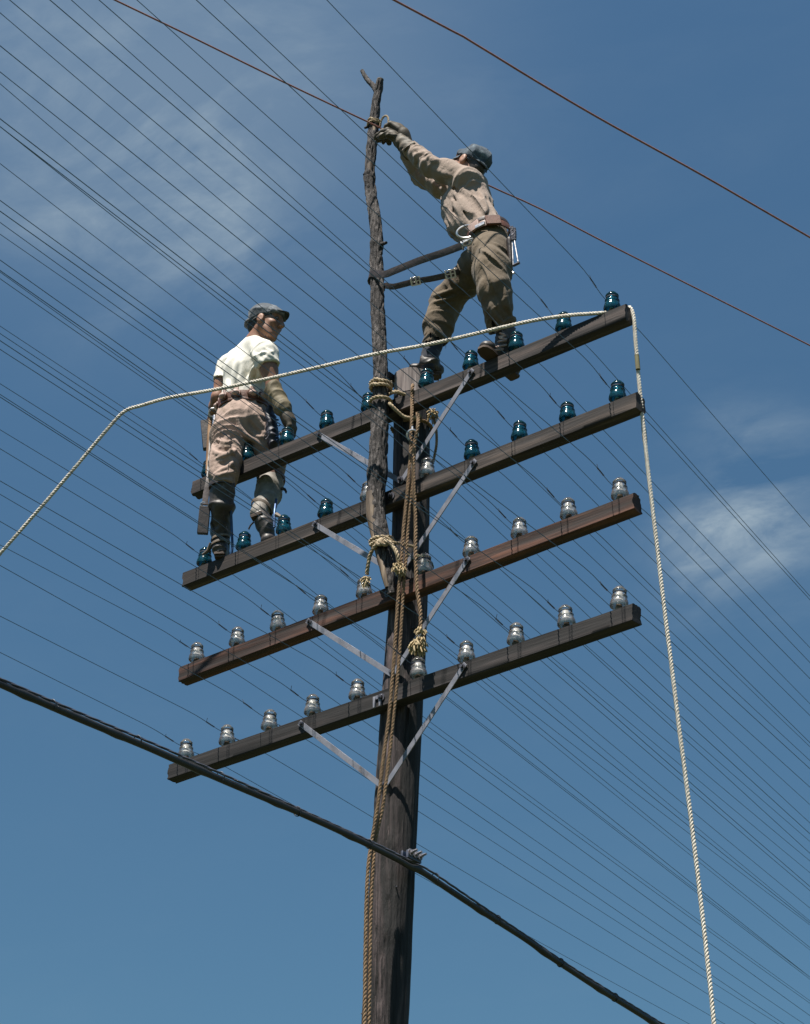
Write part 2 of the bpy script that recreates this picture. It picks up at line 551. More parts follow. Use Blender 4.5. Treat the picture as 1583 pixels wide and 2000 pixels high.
def nrm(v):
    v = np.asarray(v, float)
    return v / max(1e-9, np.linalg.norm(v))
def spline(P, step=0.02):
    """Catmull-Rom through the points, resampled at an even step"""
    P = np.asarray(P, float)
    if len(P) == 2:
        n = max(2, int(np.linalg.norm(P[1] - P[0]) / step) + 1)
        return P[0] + (P[1] - P[0]) * np.linspace(0, 1, n)[:, None]
    Q = np.vstack([2 * P[0] - P[1], P, 2 * P[-1] - P[-2]])
    out = []
    for i in range(1, len(Q) - 2):
        p0, p1, p2, p3 = Q[i - 1], Q[i], Q[i + 1], Q[i + 2]
        t = np.linspace(0, 1, 24, endpoint=False)[:, None]
        out.append(0.5 * ((2 * p1) + (-p0 + p2) * t + (2 * p0 - 5 * p1 + 4 * p2 - p3) * t * t + (-p0 + 3 * p1 - 3 * p2 + p3) * t ** 3))
    out.append(P[-1:])
    C = np.concatenate(out)
    s = np.concatenate([[0], np.cumsum(np.linalg.norm(np.diff(C, axis=0), axis=1))])
    n = max(2, int(s[-1] / step) + 1)
    u = np.linspace(0, s[-1], n)
    return np.stack([np.interp(u, s, C[:, k]) for k in range(3)], 1)
def frames(C):
    T = np.gradient(C, axis=0)
    T /= np.maximum(1e-9, np.linalg.norm(T, axis=1))[:, None]
    N = np.zeros_like(C)
    a = np.array([0, 0, 1.0]) if abs(T[0, 2]) < 0.9 else np.array([1.0, 0, 0])
    v = nrm(a - T[0] * np.dot(a, T[0]))
    for i in range(len(C)):
        v = nrm(v - T[i] * np.dot(v, T[i]))
        N[i] = v
    return T, N, np.cross(T, N)
def tube(C, r, seg=10, disp=None, caps=True):
    C = np.asarray(C, float)
    n = len(C)
    r = np.broadcast_to(np.asarray(r, float), (n,))
    T, N, B = frames(C)
    a = np.linspace(0, 2 * np.pi, seg, endpoint=False)
    rr = np.repeat(r[:, None], seg, 1)
    if disp is not None:
        rr = rr + disp
    V = C[:, None, :] + rr[:, :, None] * (np.cos(a)[None, :, None] * N[:, None, :] + np.sin(a)[None, :, None] * B[:, None, :])
    V = V.reshape(-1, 3)
    F = []
    for i in range(n - 1):
        for j in range(seg):
            k = (j + 1) % seg
            F.append((i * seg + j, i * seg + k, (i + 1) * seg + k, (i + 1) * seg + j))
    if caps:
        F.append(tuple(range(seg - 1, -1, -1)))
        F.append(tuple(range((n - 1) * seg, n * seg)))
    return V, F
def rope(P, r, pitch=None, step=0.008, seg=6, start=0.0, off=0.50, rad=0.545):
    """three strands laid round each other"""
    C = spline(P, step)
    pitch = pitch or r * 5.5
    T, N, B = frames(C)
    s = np.concatenate([[0], np.cumsum(np.linalg.norm(np.diff(C, axis=0), axis=1))])
    out = []
    off = r * off
    for k in range(3):
        ph = 2 * np.pi * (s / pitch + k / 3.0) + start
        D = C + off * (np.cos(ph)[:, None] * N + np.sin(ph)[:, None] * B)
        out.append(tube(D, r * rad, seg))
    return join(*out)
def box(c, ax, half):
    """a box with given axes (rows) and half sizes, edges slightly broken"""
    c = np.asarray(c, float)
    ax = np.asarray(ax, float)
    bm = bmesh.new()
    bmesh.ops.create_cube(bm, size=2.0)
    for v in bm.verts:
        p = np.array(v.co)
        v.co = [float(t) for t in p * np.asarray(half)]
    w = min(half) * 0.18
    bmesh.ops.bevel(bm, geom=list(bm.edges), offset=w, segments=1, affect='EDGES')
    V = np.array([v.co for v in bm.verts]) @ ax + c
    F = [[v.index for v in f.verts] for f in bm.faces]
    bm.free()
    return V, F
def axes(x, up=(0, 0, 1)):
    x = nrm(x)
    z = np.asarray(up, float)
    z = nrm(z - x * np.dot(z, x))
    return np.array([x, np.cross(z, x), z])
def bar(a, b, w, t, up):
    """flat bar from a to b: width w across, thickness t along up"""
    a, b = np.asarray(a, float), np.asarray(b, float)
    return box((a + b) / 2, axes(b - a, up), (np.linalg.norm(b - a) / 2, w / 2, t / 2))
def ribbon(P, w, t, side, step=0.02):
    """a strap through P; side is the direction across its width at each point"""
    C = spline(P, step)
    S = np.asarray(side, float)
    if S.ndim == 1:
        S = np.repeat(S[None], len(C), 0)
    else:
        u = np.linspace(0, len(S) - 1, len(C))
        S = np.stack([np.interp(u, np.arange(len(S)), S[:, k]) for k in range(3)], 1)
    T, _, _ = frames(C)
    S = S - T * np.sum(S * T, 1)[:, None]
    S /= np.linalg.norm(S, axis=1)[:, None]
    Nn = np.cross(T, S)
    pr = [(-1, -1), (-0.5, -1.25), (0.5, -1.25), (1, -1), (1, 1), (0.5, 1.25), (-0.5, 1.25), (-1, 1)]
    V = np.stack([C + S * (w / 2 * a) + Nn * (t / 2 * b) for a, b in pr], 1).reshape(-1, 3)
    n, sg = len(C), len(pr)
    F = []
    for i in range(n - 1):
        for j in range(sg):
            k = (j + 1) % sg
            F.append((i * sg + j, i * sg + k, (i + 1) * sg + k, (i + 1) * sg + j))
    F += [tuple(range(sg - 1, -1, -1)), tuple(range((n - 1) * sg, n * sg))]
    return V, F
def lathe(prof, seg=28, closed=False):
    prof = np.asarray(prof, float)
    a = np.linspace(0, 2 * np.pi, seg, endpoint=False)
    V = np.stack([prof[:, None, 0] * np.cos(a), prof[:, None, 0] * np.sin(a), np.repeat(prof[:, None, 1], seg, 1)], 2).reshape(-1, 3)
    F = []
    n = len(prof)
    for i in range(n - 1):
        for j in range(seg):
            k = (j + 1) % seg
            F.append((i * seg + j, i * seg + k, (i + 1) * seg + k, (i + 1) * seg + j))
    return V, F
def ball(c, r, ax=None, seg=12, rings=8):
    r = np.broadcast_to(np.asarray(r, float), (3,))
    ax = np.eye(3) if ax is None else np.asarray(ax)
    th = np.linspace(0, np.pi, rings + 1)[1:-1]
    ph = np.linspace(0, 2 * np.pi, seg, endpoint=False)
    P = [(0, 0, 1)] + [(math.sin(t) * math.cos(p), math.sin(t) * math.sin(p), math.cos(t)) for t in th for p in ph] + [(0, 0, -1)]
    V = (np.array(P) * r) @ ax + np.asarray(c, float)
    F = []
    for j in range(seg):
        F.append((0, 1 + j, 1 + (j + 1) % seg))
    for i in range(rings - 2):
        for j in range(seg):
            k = (j + 1) % seg
            F.append((1 + i * seg + j, 1 + (i + 1) * seg + j, 1 + (i + 1) * seg + k, 1 + i * seg + k))
    last = len(P) - 1
    o = 1 + (rings - 2) * seg
    for j in range(seg):
        F.append((o + j, last, o + (j + 1) % seg))
    return V, F
def torus(c, n, Rr, r, seg=28, sg=8, stretch=(1, 1), x=None, arc=(0, 2 * np.pi)):
    n = nrm(n)
    x = nrm(np.cross(n, (0.3, 0.2, 1.0))) if x is None else nrm(np.asarray(x) - n * np.dot(x, n))
    y = np.cross(n, x)
    full = abs(arc[1] - arc[0] - 2 * np.pi) < 1e-6
    t = np.linspace(arc[0], arc[1], seg + 1)
    C = np.asarray(c) + Rr * (np.cos(t)[:, None] * stretch[0] * x + np.sin(t)[:, None] * stretch[1] * y)
    return tube(C, r, sg, caps=not full)
def hashn(P):
    """value noise in 3D"""
    i = np.floor(P).astype(np.int64)
    f = P - i
    u = f * f * (3 - 2 * f)
    def h(a, b, c):
        n = (a * 374761393 + b * 668265263 + c * 2147483647 + 1013904223) & 0xffffffff
        n = ((n ^ (n >> 13)) * 1274126177) & 0xffffffff
        n = (n ^ (n >> 16)) & 0xffff
        return n / 65535.0
    r = 0
    for dx in (0, 1):
        for dy in (0, 1):
            for dz in (0, 1):
                w = (u[..., 0] if dx else 1 - u[..., 0]) * (u[..., 1] if dy else 1 - u[..., 1]) * (u[..., 2] if dz else 1 - u[..., 2])
                r = r + w * h(i[..., 0] + dx, i[..., 1] + dy, i[..., 2] + dz)
    return r
def fbm(P, oct=3):
    r, a, t = 0, 1.0, 0
    for k in range(oct):
        r = r + a * hashn(P * 2 ** k + 17.3 * k)
        t += a
        a *= 0.5
    return r / t
# ================================================================== the setting
gm = mesh('ground', *(lambda n, s: ([((i / n - 0.5) * s, (j / n - 0.5) * s, 0.0) for j in range(n + 1) for i in range(n + 1)],
          [(j * (n + 1) + i, j * (n + 1) + i + 1, (j + 1) * (n + 1) + i + 1, (j + 1) * (n + 1) + i) for j in range(n) for i in range(n)]))(8, 1600.0), M['ground'], False)
g = bpy.data.objects.new('ground', gm)
COL.objects.link(g)
g['kind'] = 'structure'

# ------------------------------------------------------------------ the pole
POLE = np.array([[-0.36, 0.13, -0.3], [-0.30, 0.13, 1.2], [-0.225, 0.13, 3.0], [-0.146, 0.13, 4.57], [-0.085, 0.13, 5.605], [-0.049, 0.13, 6.159],
                 [-0.008, 0.13, 6.80], [0.012, 0.13, 7.35], [0.016, 0.13, 8.0], [0.016, 0.13, 8.215]])
POLER = [0.150, 0.140, 0.125, 0.114, 0.112, 0.1085, 0.103, 0.101, 0.098, 0.096]
pc = spline(POLE, 0.03)
pr = np.interp(pc[:, 2], POLE[:, 2], POLER)
def pole_at(z):
    return np.array([np.interp(z, POLE[:, 2], POLE[:, 0]), 0.13, z]), np.interp(z, POLE[:, 2], POLER)
pole = thing('utility_pole', 'tall dark creosoted wooden pole carrying four crossarms', 'pole', (-0.35, 0.13, 0.0))
SG = 72
ang = np.linspace(0, 2 * np.pi, SG, endpoint=False)
zz = pc[:, 2]
gx = np.stack([np.repeat(np.cos(ang)[None] * 9, len(zz), 0), np.repeat(np.sin(ang)[None] * 9, len(zz), 0), np.repeat(zz[:, None] * 0.9, SG, 1)], 2)
gr = hashn(gx * 1.0)
gx2 = np.stack([np.repeat(np.cos(ang)[None] * 3, len(zz), 0), np.repeat(np.sin(ang)[None] * 3, len(zz), 0), np.repeat(zz[:, None] * 2.2, SG, 1)], 2)
dsp = -0.005 * np.clip(gr - 0.55, 0, 1) / 0.45 + 0.011 * (fbm(gx2 * 1.4, 4) - 0.5)
# drying checks: long narrow splits
for a0, z0, z1, dep in ((3.6, 4.9, 5.6, 0.010), (4.35, 5.2, 5.75, 0.010), (4.85, 4.3, 4.95, 0.012), (5.3, 4.6, 5.1, 0.009), (4.5, 6.6, 7.2, 0.010), (5.6, 5.9, 6.4, 0.010), (3.9, 7.4, 8.25, 0.010), (4.7, 7.6, 8.25, 0.010), (5.05, 5.3, 5.9, 0.010), (4.1, 4.3, 4.7, 0.010)):
    da = np.angle(np.exp(1j * (ang[None] - (a0 + 0.10 * np.sin(zz[:, None] * 5 + a0 * 7) + 0.03 * np.sin(zz[:, None] * 23)))))
    w = np.clip(1 - np.abs(da) / 0.07, 0, 1) * np.clip((zz[:, None] - z0) / 0.2, 0, 1) * np.clip((z1 - zz[:, None]) / 0.2, 0, 1)
    dsp -= dep * w
# knots
for a0, z0, s in ((4.45, 5.86, 0.03), (5.35, 5.45, 0.026), (4.1, 4.86, 0.025), (4.95, 4.6, 0.03), (4.3, 5.35, 0.02), (5.5, 5.0, 0.03), (4.6, 6.55, 0.028)):
    da = np.angle(np.exp(1j * (ang[None] - a0))) * 0.11
    dd = np.sqrt(da ** 2 + (zz[:, None] - z0) ** 2)
    dsp += 0.012 * np.exp(-(dd / s) ** 2) - 0.016 * np.exp(-(dd / (s * 0.4)) ** 2)
# spur scars where linemen have climbed
for k in range(46):
    a0, z0 = 3.3 + 2.6 * rng.rand(), 4.0 + 3.6 * rng.rand()
    da = np.angle(np.exp(1j * (ang[None] - a0))) * 0.11
    dsp -= 0.009 * np.exp(-(da / 0.008) ** 2 - ((zz[:, None] - z0) / 0.022) ** 2)
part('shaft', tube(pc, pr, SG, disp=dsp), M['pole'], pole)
# the bleached bare top, weathered through its creosote
tt = spline([[0.016, 0.13, 8.075], [0.016, 0.13, 8.228]], 0.012)
td = 0.003 * (fbm(np.stack([np.repeat(np.cos(ang)[None] * 6, len(tt), 0), np.repeat(np.sin(ang)[None] * 6, len(tt), 0), np.repeat(tt[:, 2:3] * 3, SG, 1)], 2)) - 0.5) + 0.0035
part('pole_top', tube(tt, 0.0965, SG, disp=td), M['pole_top'], pole)
# short splinter board left on the pole face between the upper arms
sp0 = at(783, 905, y=0.018)
# a block spiked beside the pole top
bk = at(763, 742, y=0.06)
part('spacer_block', box(bk, np.eye(3), (0.032, 0.05, 0.022)), M['arm4'], pole)
# through bolts and washers that hold the arms
def bolt(c, n, r=0.012, L=0.03):
    n = nrm(n)
    A = axes(n)
    sh = tube([c - n * 0.01, c + n * L], r * 0.55, 8)
    hd = tube([c + n * 0.006, c + n * 0.018], r, 6)
    ws = tube([c, c + n * 0.004], r * 1.7, 12)
    return join(sh, hd, ws)
# nails and pole steps showing against the sky
for (z, a0) in ((4.95, 3.5), (4.78, 3.5), (4.62, 3.45), (5.9, -0.65), (6.6, -0.6), (5.2, -0.7)):
    c, r = pole_at(z)
    n = np.array([math.cos(a0), math.sin(a0), 0.1])
    part('nail', tube([c + n * (r - 0.02), c + n * (r + 0.012)], 0.0035, 6), M['dark_steel'], pole)

# ------------------------------------------------------------------ crossarms
ZT = [8.0, 7.42501, 6.84018, 6.25358]
DX = [0.0169, 0.0193, 0.0019, -0.0381]
HL = [1.521, 1.553, 1.518, 1.518]
TL = [-0.01714, -0.00076, 0.01447, 0.01086]
HD, HH = 0.0385, 0.0960
PIN = np.array([-56, -44, -32, -20, -8, 8, 20, 32, 44, 56]) * 0.0254
ARM = ['top', 'second', 'third', 'lowest']
def arm_z(a, x):
    return ZT[a] + TL[a] * x
def beam(a):
    nx = 150
    xs = np.linspace(-HL[a], HL[a], nx)
    cr = 0.008
    sec = []
    for (y0, z0, y1, z1) in ((-HD + cr * 1.6, 0, HD - cr * 1.6, 0), (HD, -cr, HD, -HH + cr * 0.5), (HD - cr * 0.5, -HH, -HD + cr * 0.5, -HH), (-HD, -HH + cr * 0.5, -HD, -cr)):
        for k in range(6):
            t = k / 5.0
            sec.append((y0 + (y1 - y0) * t, z0 + (z1 - z0) * t))
    sec = np.array(sec)
    ns = len(sec)
    cen = np.array([0, -HH / 2])
    V = np.zeros((nx, ns, 3))
    V[:, :, 0] = xs[:, None]
    V[:, :, 1] = sec[None, :, 0]
    V[:, :, 2] = sec[None, :, 1]
    q = np.stack([V[:, :, 0] * 3 + a * 31, V[:, :, 1] * 55, V[:, :, 2] * 55], 2)
    d = 0.0032 * (hashn(q) - 0.5) + 0.0022 * (hashn(q * np.array([0.35, 0.5, 0.5]) + 7) - 0.5)
    # drying checks along the front
    rr = np.random.RandomState(40 + a)
    for k in range(9):
        zc, x0, L = -HH * (0.15 + 0.75 * rr.rand()), (rr.rand() * 2 - 1) * 1.4, 0.25 + 0.5 * rr.rand()
        w = np.clip(1 - np.abs(V[:, :, 0] - x0) / L, 0, 1) ** 0.4 * np.clip(1 - np.abs(V[:, :, 2] - zc - 0.006 * (V[:, :, 0] - x0)) / 0.009, 0, 1) * (V[:, :, 1] < -HD * 0.9)
        d = d - 0.004 * w
    rad = np.stack([V[:, :, 1], V[:, :, 2] - cen[1]], 2)
    rad /= np.linalg.norm(rad, axis=2)[:, :, None]
    V[:, :, 1] += rad[:, :, 0] * d
    V[:, :, 2] += rad[:, :, 1] * d
    # saw-rough ends
    V[0, :, 0] += 0.012 * (rr.rand(ns) - 0.5)
    V[-1, :, 0] += 0.012 * (rr.rand(ns) - 0.5)
    V[:, :, 2] += ZT[a] + TL[a] * V[:, :, 0]
    V[:, :, 0] += DX[a]
    V = V.reshape(-1, 3)
    F = []
    for i in range(nx - 1):
        for j in range(ns):
            k = (j + 1) % ns
            F.append((i * ns + j, (i + 1) * ns + j, (i + 1) * ns + k, i * ns + k))
    F += [tuple(range(ns)), tuple(range(nx * ns - 1, (nx - 1) * ns - 1, -1))]
    return V, F
ARMLAB = ['topmost crossarm, grey weathered wood with the tan-shirted lineman stepping on it',
          'second crossarm from the top, weathered wood with the white-shirted lineman standing on it',
          'third crossarm from the top, reddish brown wood under clear insulators',
          'lowest crossarm, nearly black wood above the thick black cable']
BR = [((625, 850), (920, 728), (0.030, 0.026, 7.50)), ((617, 1025), (925, 905), (0.018, 0.026, 6.93)),
      ((605, 1215), (912, 1095), (-0.019, 0.022, 6.357)), ((590, 1415), (905, 1303), (-0.068, 0.019, 5.745))]
arms = []
for a in range(4):
    t = thing('crossarm', ARMLAB[a], 'crossarm', (DX[a], 0.0, ZT[a] - HH), 'wooden crossarms bolted to the pole')
    arms.append(t)
    part('beam', beam(a), M['arm%d' % (a + 1)], t)
    for i, px in enumerate(PIN):
        x = px + DX[a]
        z = arm_z(a, px)
        Vp, Fp = lathe([(0.0, 0.0), (0.019, 0.0), (0.020, 0.018), (0.015, 0.026), (0.0125, 0.045), (0.0115, 0.085), (0.008, 0.092), (0.0, 0.092)], 14)
        part('insulator_pin', (Vp + np.array([x, 0, z - 0.002]), Fp), M['pin'], t)
    low = np.array(BR[a][2])
    for s, q in ((0, BR[a][0]), (1, BR[a][1])):
        top = at(q[0], q[1], y=-HD - 0.006)
        end = low + np.array([(-0.012, 0.012)[s], -0.004 * s - 0.002, 0.0])
        top2 = top + nrm(top - end) * 0.022
        end2 = end + nrm(end - top) * 0.026
        b = part('brace', bar(top2, end2, 0.029, 0.0055, (0.0, -1.0, 0.0)), M['galv'], t)
        part('bolt', bolt(top + np.array([0, -0.003, 0]), (0, -1, 0), 0.009, 0.016), M['dark_steel'], b)
    part('lag_bolt', bolt(low + np.array([0, -0.010, 0]), (0, -1, 0), 0.011, 0.02), M['dark_steel'], t)
    c, r = pole_at(arm_z(a, 0) - HH / 2)
    part('through_bolt', bolt(np.array([c[0], -HD - 0.001, c[2]]), (0, -1, 0), 0.013, 0.022), M['dark_steel'], t)
# an angle bracket on the lowest arm, left of the pole
c = at(738, 1362, y=-HD - 0.004)
part('angle_bracket', join(box(c, np.eye(3), (0.030, 0.003, 0.010)), box(c + np.array([-0.018, -0.004, -0.028]), np.eye(3), (0.006, 0.006, 0.028)), box(c + np.array([0.020, -0.004, -0.028]), np.eye(3), (0.006, 0.006, 0.028))), M['galv'], arms[3])

# ------------------------------------------------------------------ insulators
INS0 = 0.020
prof = [(0.034, 0.000), (0.044, 0.000), (0.0462, 0.004), (0.0462, 0.010), (0.0445, 0.022), (0.041, 0.034), (0.0375, 0.042), (0.0372, 0.047), (0.0392, 0.051), (0.0388, 0.056),
        (0.0350, 0.061), (0.0305, 0.065), (0.0292, 0.071), (0.0305, 0.077), (0.0345, 0.081), (0.0352, 0.085), (0.0335, 0.090), (0.028, 0.0945), (0.0245, 0.097), (0.0225, 0.102), (0.017, 0.1065), (0.008, 0.1085), (0.0, 0.109)]
prof_in = [(0.034, 0.000), (0.0335, 0.020), (0.027, 0.032), (0.0215, 0.037), (0.0225, 0.041), (0.0205, 0.045), (0.0215, 0.049), (0.0195, 0.053), (0.0205, 0.057), (0.0185, 0.061), (0.0190, 0.065), (0.0170, 0.070), (0.0165, 0.076), (0.012, 0.084), (0.0, 0.087)]
Vo, Fo = lathe(prof, 36)
Vi, Fi = lathe(prof_in, 36)
Fi = [tuple(reversed(f)) for f in Fi]
ins_me = {}
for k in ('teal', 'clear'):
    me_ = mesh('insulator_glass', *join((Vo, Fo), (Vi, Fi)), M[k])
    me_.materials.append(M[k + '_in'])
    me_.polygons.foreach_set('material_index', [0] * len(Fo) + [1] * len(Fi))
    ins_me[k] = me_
tie_me = mesh('tie_wire', *join(torus((0, 0, 0.071), (0, 0, 1), 0.0315, 0.0026, 24, 6), torus((0, 0, 0.075), (0.03, 0.02, 1), 0.0315, 0.0024, 24, 6)), M['tie'])
ordn = ['leftmost', 'second from the left', 'third from the left', 'fourth from the left', 'fifth from the left, just left of the pole,',
        'fifth from the right, just right of the pole,', 'fourth from the right', 'third from the right', 'second from the right', 'rightmost']
def ins_kind(a, i):
    return 'teal' if a == 0 or (a == 1 and i not in (4, 5)) else 'clear'
ins_list = {}
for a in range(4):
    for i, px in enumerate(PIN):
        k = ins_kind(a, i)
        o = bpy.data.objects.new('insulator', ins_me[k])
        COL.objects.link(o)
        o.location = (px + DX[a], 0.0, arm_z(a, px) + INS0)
        o.rotation_euler = (R(rng.uniform(-4, 4)), R(rng.uniform(-4, 4)), rng.uniform(0, 6.28))
        o['label'] = '%s glass insulator %s on the %s crossarm' % (k, ordn[i].rstrip(','), ARM[a])
        if i in (4, 5):
            o['label'] = '%s glass insulator just %s of the pole on the %s crossarm' % (k, 'left' if i == 4 else 'right', ARM[a])
        o['category'] = 'insulator'
        o['group'] = 'glass insulators on the crossarms'
        w = bpy.data.objects.new('tie_wire', tie_me)
        COL.objects.link(w)
        w.parent = o
        ins_list[a, i] = o

# ------------------------------------------------------------------ line wires
NA = [[0.0312, 0.0119, 0.0447, 0.0098, -0.0251, 0.0066, 0.0018, 0.0287, 0.0251, -0.0131], [0.0359, 0.0328, 0.0291, 0.0249, 0.0266, 0.0091, 0.0306, 0.0256, 0.0313, 0.0282],
      [0.0507, 0.0256, 0.0281, 0.0199, 0.0372, 0.0221, 0.0316, 0.0302, 0.0293, 0.0295], [0.0308, 0.039, 0.0178, 0.0233, 0.0403, 0.0233, 0.0301, 0.0267, 0.0419, 0.0315]]
FA = [[0.0522, 0.0541, 0.0358, 0.0409, 0.043, 0.0409, 0.0479, 0.0393, 0.0515, 0.0338], [0.0416, 0.048, 0.0236, 0.0448, 0.0313, 0.0568, 0.0291, 0.0378, 0.0432, 0.0397],
      [0.0180, 0.0300, 0.0358, 0.0463, 0.0521, 0.0472, 0.0593, 0.0272, 0.0457, 0.0338], [-0.004, 0.004, 0.016, 0.0314, 0.0402, 0.0555, 0.0353, 0.0511, 0.0471, 0.0229]]
WR = 0.0018
for a in range(4):
    for i, px in enumerate(PIN):
        x0, z0 = px + DX[a], ZT[a] + 0.0966 + TL[a] * px
        tn = np.concatenate([np.linspace(0, 1.2, 22), np.linspace(1.5, 30, 70)])
        tf = np.concatenate([np.linspace(0, 1.2, 22), np.linspace(1.5, 40, 70)])
        side = lambda t: -0.034 * np.exp(-(t / 0.20) ** 2)
        Cn = np.stack([x0 + 0.09 * tn + side(tn), -tn, z0 - NA[a][i] * tn + 0.001 * tn ** 2], 1)
        Cf = np.stack([x0 - 0.12 * tf + side(tf), tf, z0 - FA[a][i] * tf + 0.001 * tf ** 2], 1)
        C = np.concatenate([Cn[::-1], Cf[1:]])
        V, F = tube(C, WR, 6)
        if i in (4, 5):
            where = 'insulator just %s of the pole on the %s crossarm' % ('left' if i == 4 else 'right', ARM[a])
        else:
            where = '%s insulator of the %s crossarm' % (ordn[i], ARM[a])
        o = solo('line_wire', (V, F), M['wire'], 'line wire tied to the ' + where, 'wire', (x0, 0, z0), 'line wires strung along the crossarms')
        # the served tie: turns of soft wire wound about the line on each side
        for sgn, CC, tt in ((-1, Cn, tn), (1, Cf, tf)):
            t0 = rng.uniform(0.13, 0.22)
            u = np.linspace(t0 - 0.085, t0, 40)
            cc = np.stack([np.interp(u, tt, CC[:, k]) for k in range(3)], 1)
            ph = np.linspace(0, 2 * np.pi * 7, 40)
            hc = cc + 0.0034 * np.stack([np.cos(ph), 0 * ph, np.sin(ph)], 1)
            tail = hc[-1] + np.array([rng.uniform(-0.01, 0.012), sgn * 0.004, rng.uniform(0.006, 0.02)])
            part('tie_wrap', join(tube(hc, 0.0018, 5), tube([hc[-1], tail], 0.0015, 5)), M['tie'], o)

# ------------------------------------------------------------------ the black cable and its clamp
cpts = [np.array([0.075, y, z]) for y, z in ((-2.6, 5.300), (-1.6, 5.318), (-0.25, 5.316))] + [at(q[0], q[1], x=0.075) for q in ((800, 1686), (835, 1703), (1000, 1814), (1290, 2002))]
d0 = nrm(cpts[0] - cpts[1])
far0 = cpts[0] + np.array([0.0, -14.0, -0.15])
d1 = cpts[-1] - cpts[-2]
far1 = cpts[-1] + np.array([-1.5, 22.0, -1.2])
cc = spline([far0, cpts[0] + (far0 - cpts[0]) * 0.3] + cpts + [cpts[-1] + (far1 - cpts[-1]) * 0.3, far1], 0.025)
wob = np.stack([0.004 * np.sin(np.arange(len(cc)) * 0.11), 0 * cc[:, 0], 0.005 * np.sin(np.arange(len(cc)) * 0.07 + 1)], 1)
cable = thing('aerial_cable', 'thick black cable lashed under a steel strand, crossing in front of the pole', 'cable', cpts[3])
lump = 1 + 0.10 * (hashn(np.stack([cc[:, 1] * 5, 0 * cc[:, 0], 0 * cc[:, 0]], 1)) - 0.5) + 0.22 * np.exp(-((np.mod(cc[:, 1] + 100, 0.52) - 0.26) / 0.04) ** 2)
part('sheath', tube(cc + wob - np.array([0, 0, 0.010]), 0.0155 * lump, 14), M['cable'], cable)
part('messenger_strand', rope(cc[::8] + np.array([0.004, 0, 0.012]), 0.0062, step=0.03, seg=5), M['strand'], cable)
ys = np.arange(-6.0, 9.0, 0.52)
for y in ys:
    k = int(np.argmin(np.abs(cc[:, 1] - y)))
    tdir = cc[min(k + 1, len(cc) - 1)] - cc[max(k - 1, 0)]
    part('lashing_ring', torus(cc[k] - np.array([0, 0, 0.002]), nrm(tdir) + np.array([0, 0, 0.35]), 0.0225, 0.0026, 20, 6), M['tie'], cable)
clampc = at(805, 1679, x=0.085)
ydir = np.array([-0.05, 1.0, 0.0])
A = axes(ydir)
cl_thing = thing('cable_clamp', 'bolted steel clamp gripping the black cable at the side of the pole', 'clamp', clampc)
part('clamp_plate', join(box(clampc + np.array([0.012, 0, 0.012]), A, (0.056, 0.007, 0.020)), box(clampc + np.array([-0.022, 0, 0.016]), A, (0.056, 0.006, 0.019))), M['strand'], cl_thing)
for k, dy in enumerate((-0.036, 0.0, 0.036)):
    q = clampc + np.array([0.02, dy, 0.022])
    part('clamp_bolt', bolt(q, (1.0, 0.0, 0.12), 0.0115, 0.042), M['galv'], cl_thing)
part('hanger_arm', bar(clampc + np.array([-0.06, 0.01, 0.02]), clampc + np.array([0.0, 0.01, 0.02]), 0.04, 0.012, (0, 0, 1)), M['galv'], cl_thing)

# ------------------------------------------------------------------ the two new copper wires
P0 = at(741, 246, y=-0.155)
ang76 = R(76.0)
nred = np.array([-math.sin(ang76), math.cos(ang76), 0.0])
def red(pts, off, r, label):
    P = [atplane(x, y, P0 + np.array([off, 0, 0]), nred) for x, y in pts]
    a0, a1 = P[0] - P[1], P[-1] - P[-2]
    P = [P[0] + nrm(a0) * 14 + np.array([0, 0, 0.3]), P[0] + nrm(a0) * 5] + P + [P[-1] + nrm(a1) * 6, P[-1] + nrm(a1) * 24 + np.array([0, 0, 0.5])]
    return solo('copper_wire', tube(spline(P, 0.15), r, 8), M['copper'], label, 'wire', P[4], 'new copper wires above the crossarms')
red([(225, 0), (350, 60), (552, 159), (721, 239), (745, 250), (822, 294), (950, 360), (1050, 405), (1185, 475), (1336, 551), (1583, 675)], 0.0, 0.0050,
    'reddish copper wire tied to the forked branch and passing behind the tan-shirted lineman')
red([(770, 0), (905, 72), (1050, 160), (1185, 239), (1377, 345), (1583, 464)], 0.9, 0.0062, 'reddish copper wire high across the upper right sky, touching nothing')
# ------------------------------------------------------------------ the forked branch lashed up as a temporary extension
YS = -0.098
SAP = [(743, 157), (737, 190), (733, 225), (729, 262), (725, 300), (722, 345), (726, 385), (733, 425), (736, 465), (735, 505), (737, 550), (738, 600), (741, 650), (743, 700),
       (744, 755), (743, 810), (741, 860), (738, 910), (735, 955), (735, 1000), (743, 1045), (752, 1090), (759, 1130), (764, 1160)]
SAPR = [8.5, 9.5, 10, 10.5, 11, 11, 11.5, 12.5, 13, 13, 13.5, 14, 14, 14.5, 15, 16, 17, 17.5, 18, 18, 17, 15, 11, 6]
sp3 = np.array([at(x, y, y=YS) for x, y in SAP])
sc = spline(sp3, 0.012)
ss = np.concatenate([[0], np.cumsum(np.linalg.norm(np.diff(sc, axis=0), axis=1))])
s3 = [ss[np.argmin(np.linalg.norm(sc - q, axis=1))] for q in sp3]
sr = np.interp(ss, s3, np.array(SAPR) / 354.0)
sapling = thing('forked_branch', 'rough barked forked branch lashed upright to the pole as an extension', 'branch', sp3[-1])
SG = 56
an = np.linspace(0, 2 * np.pi, SG, endpoint=False)
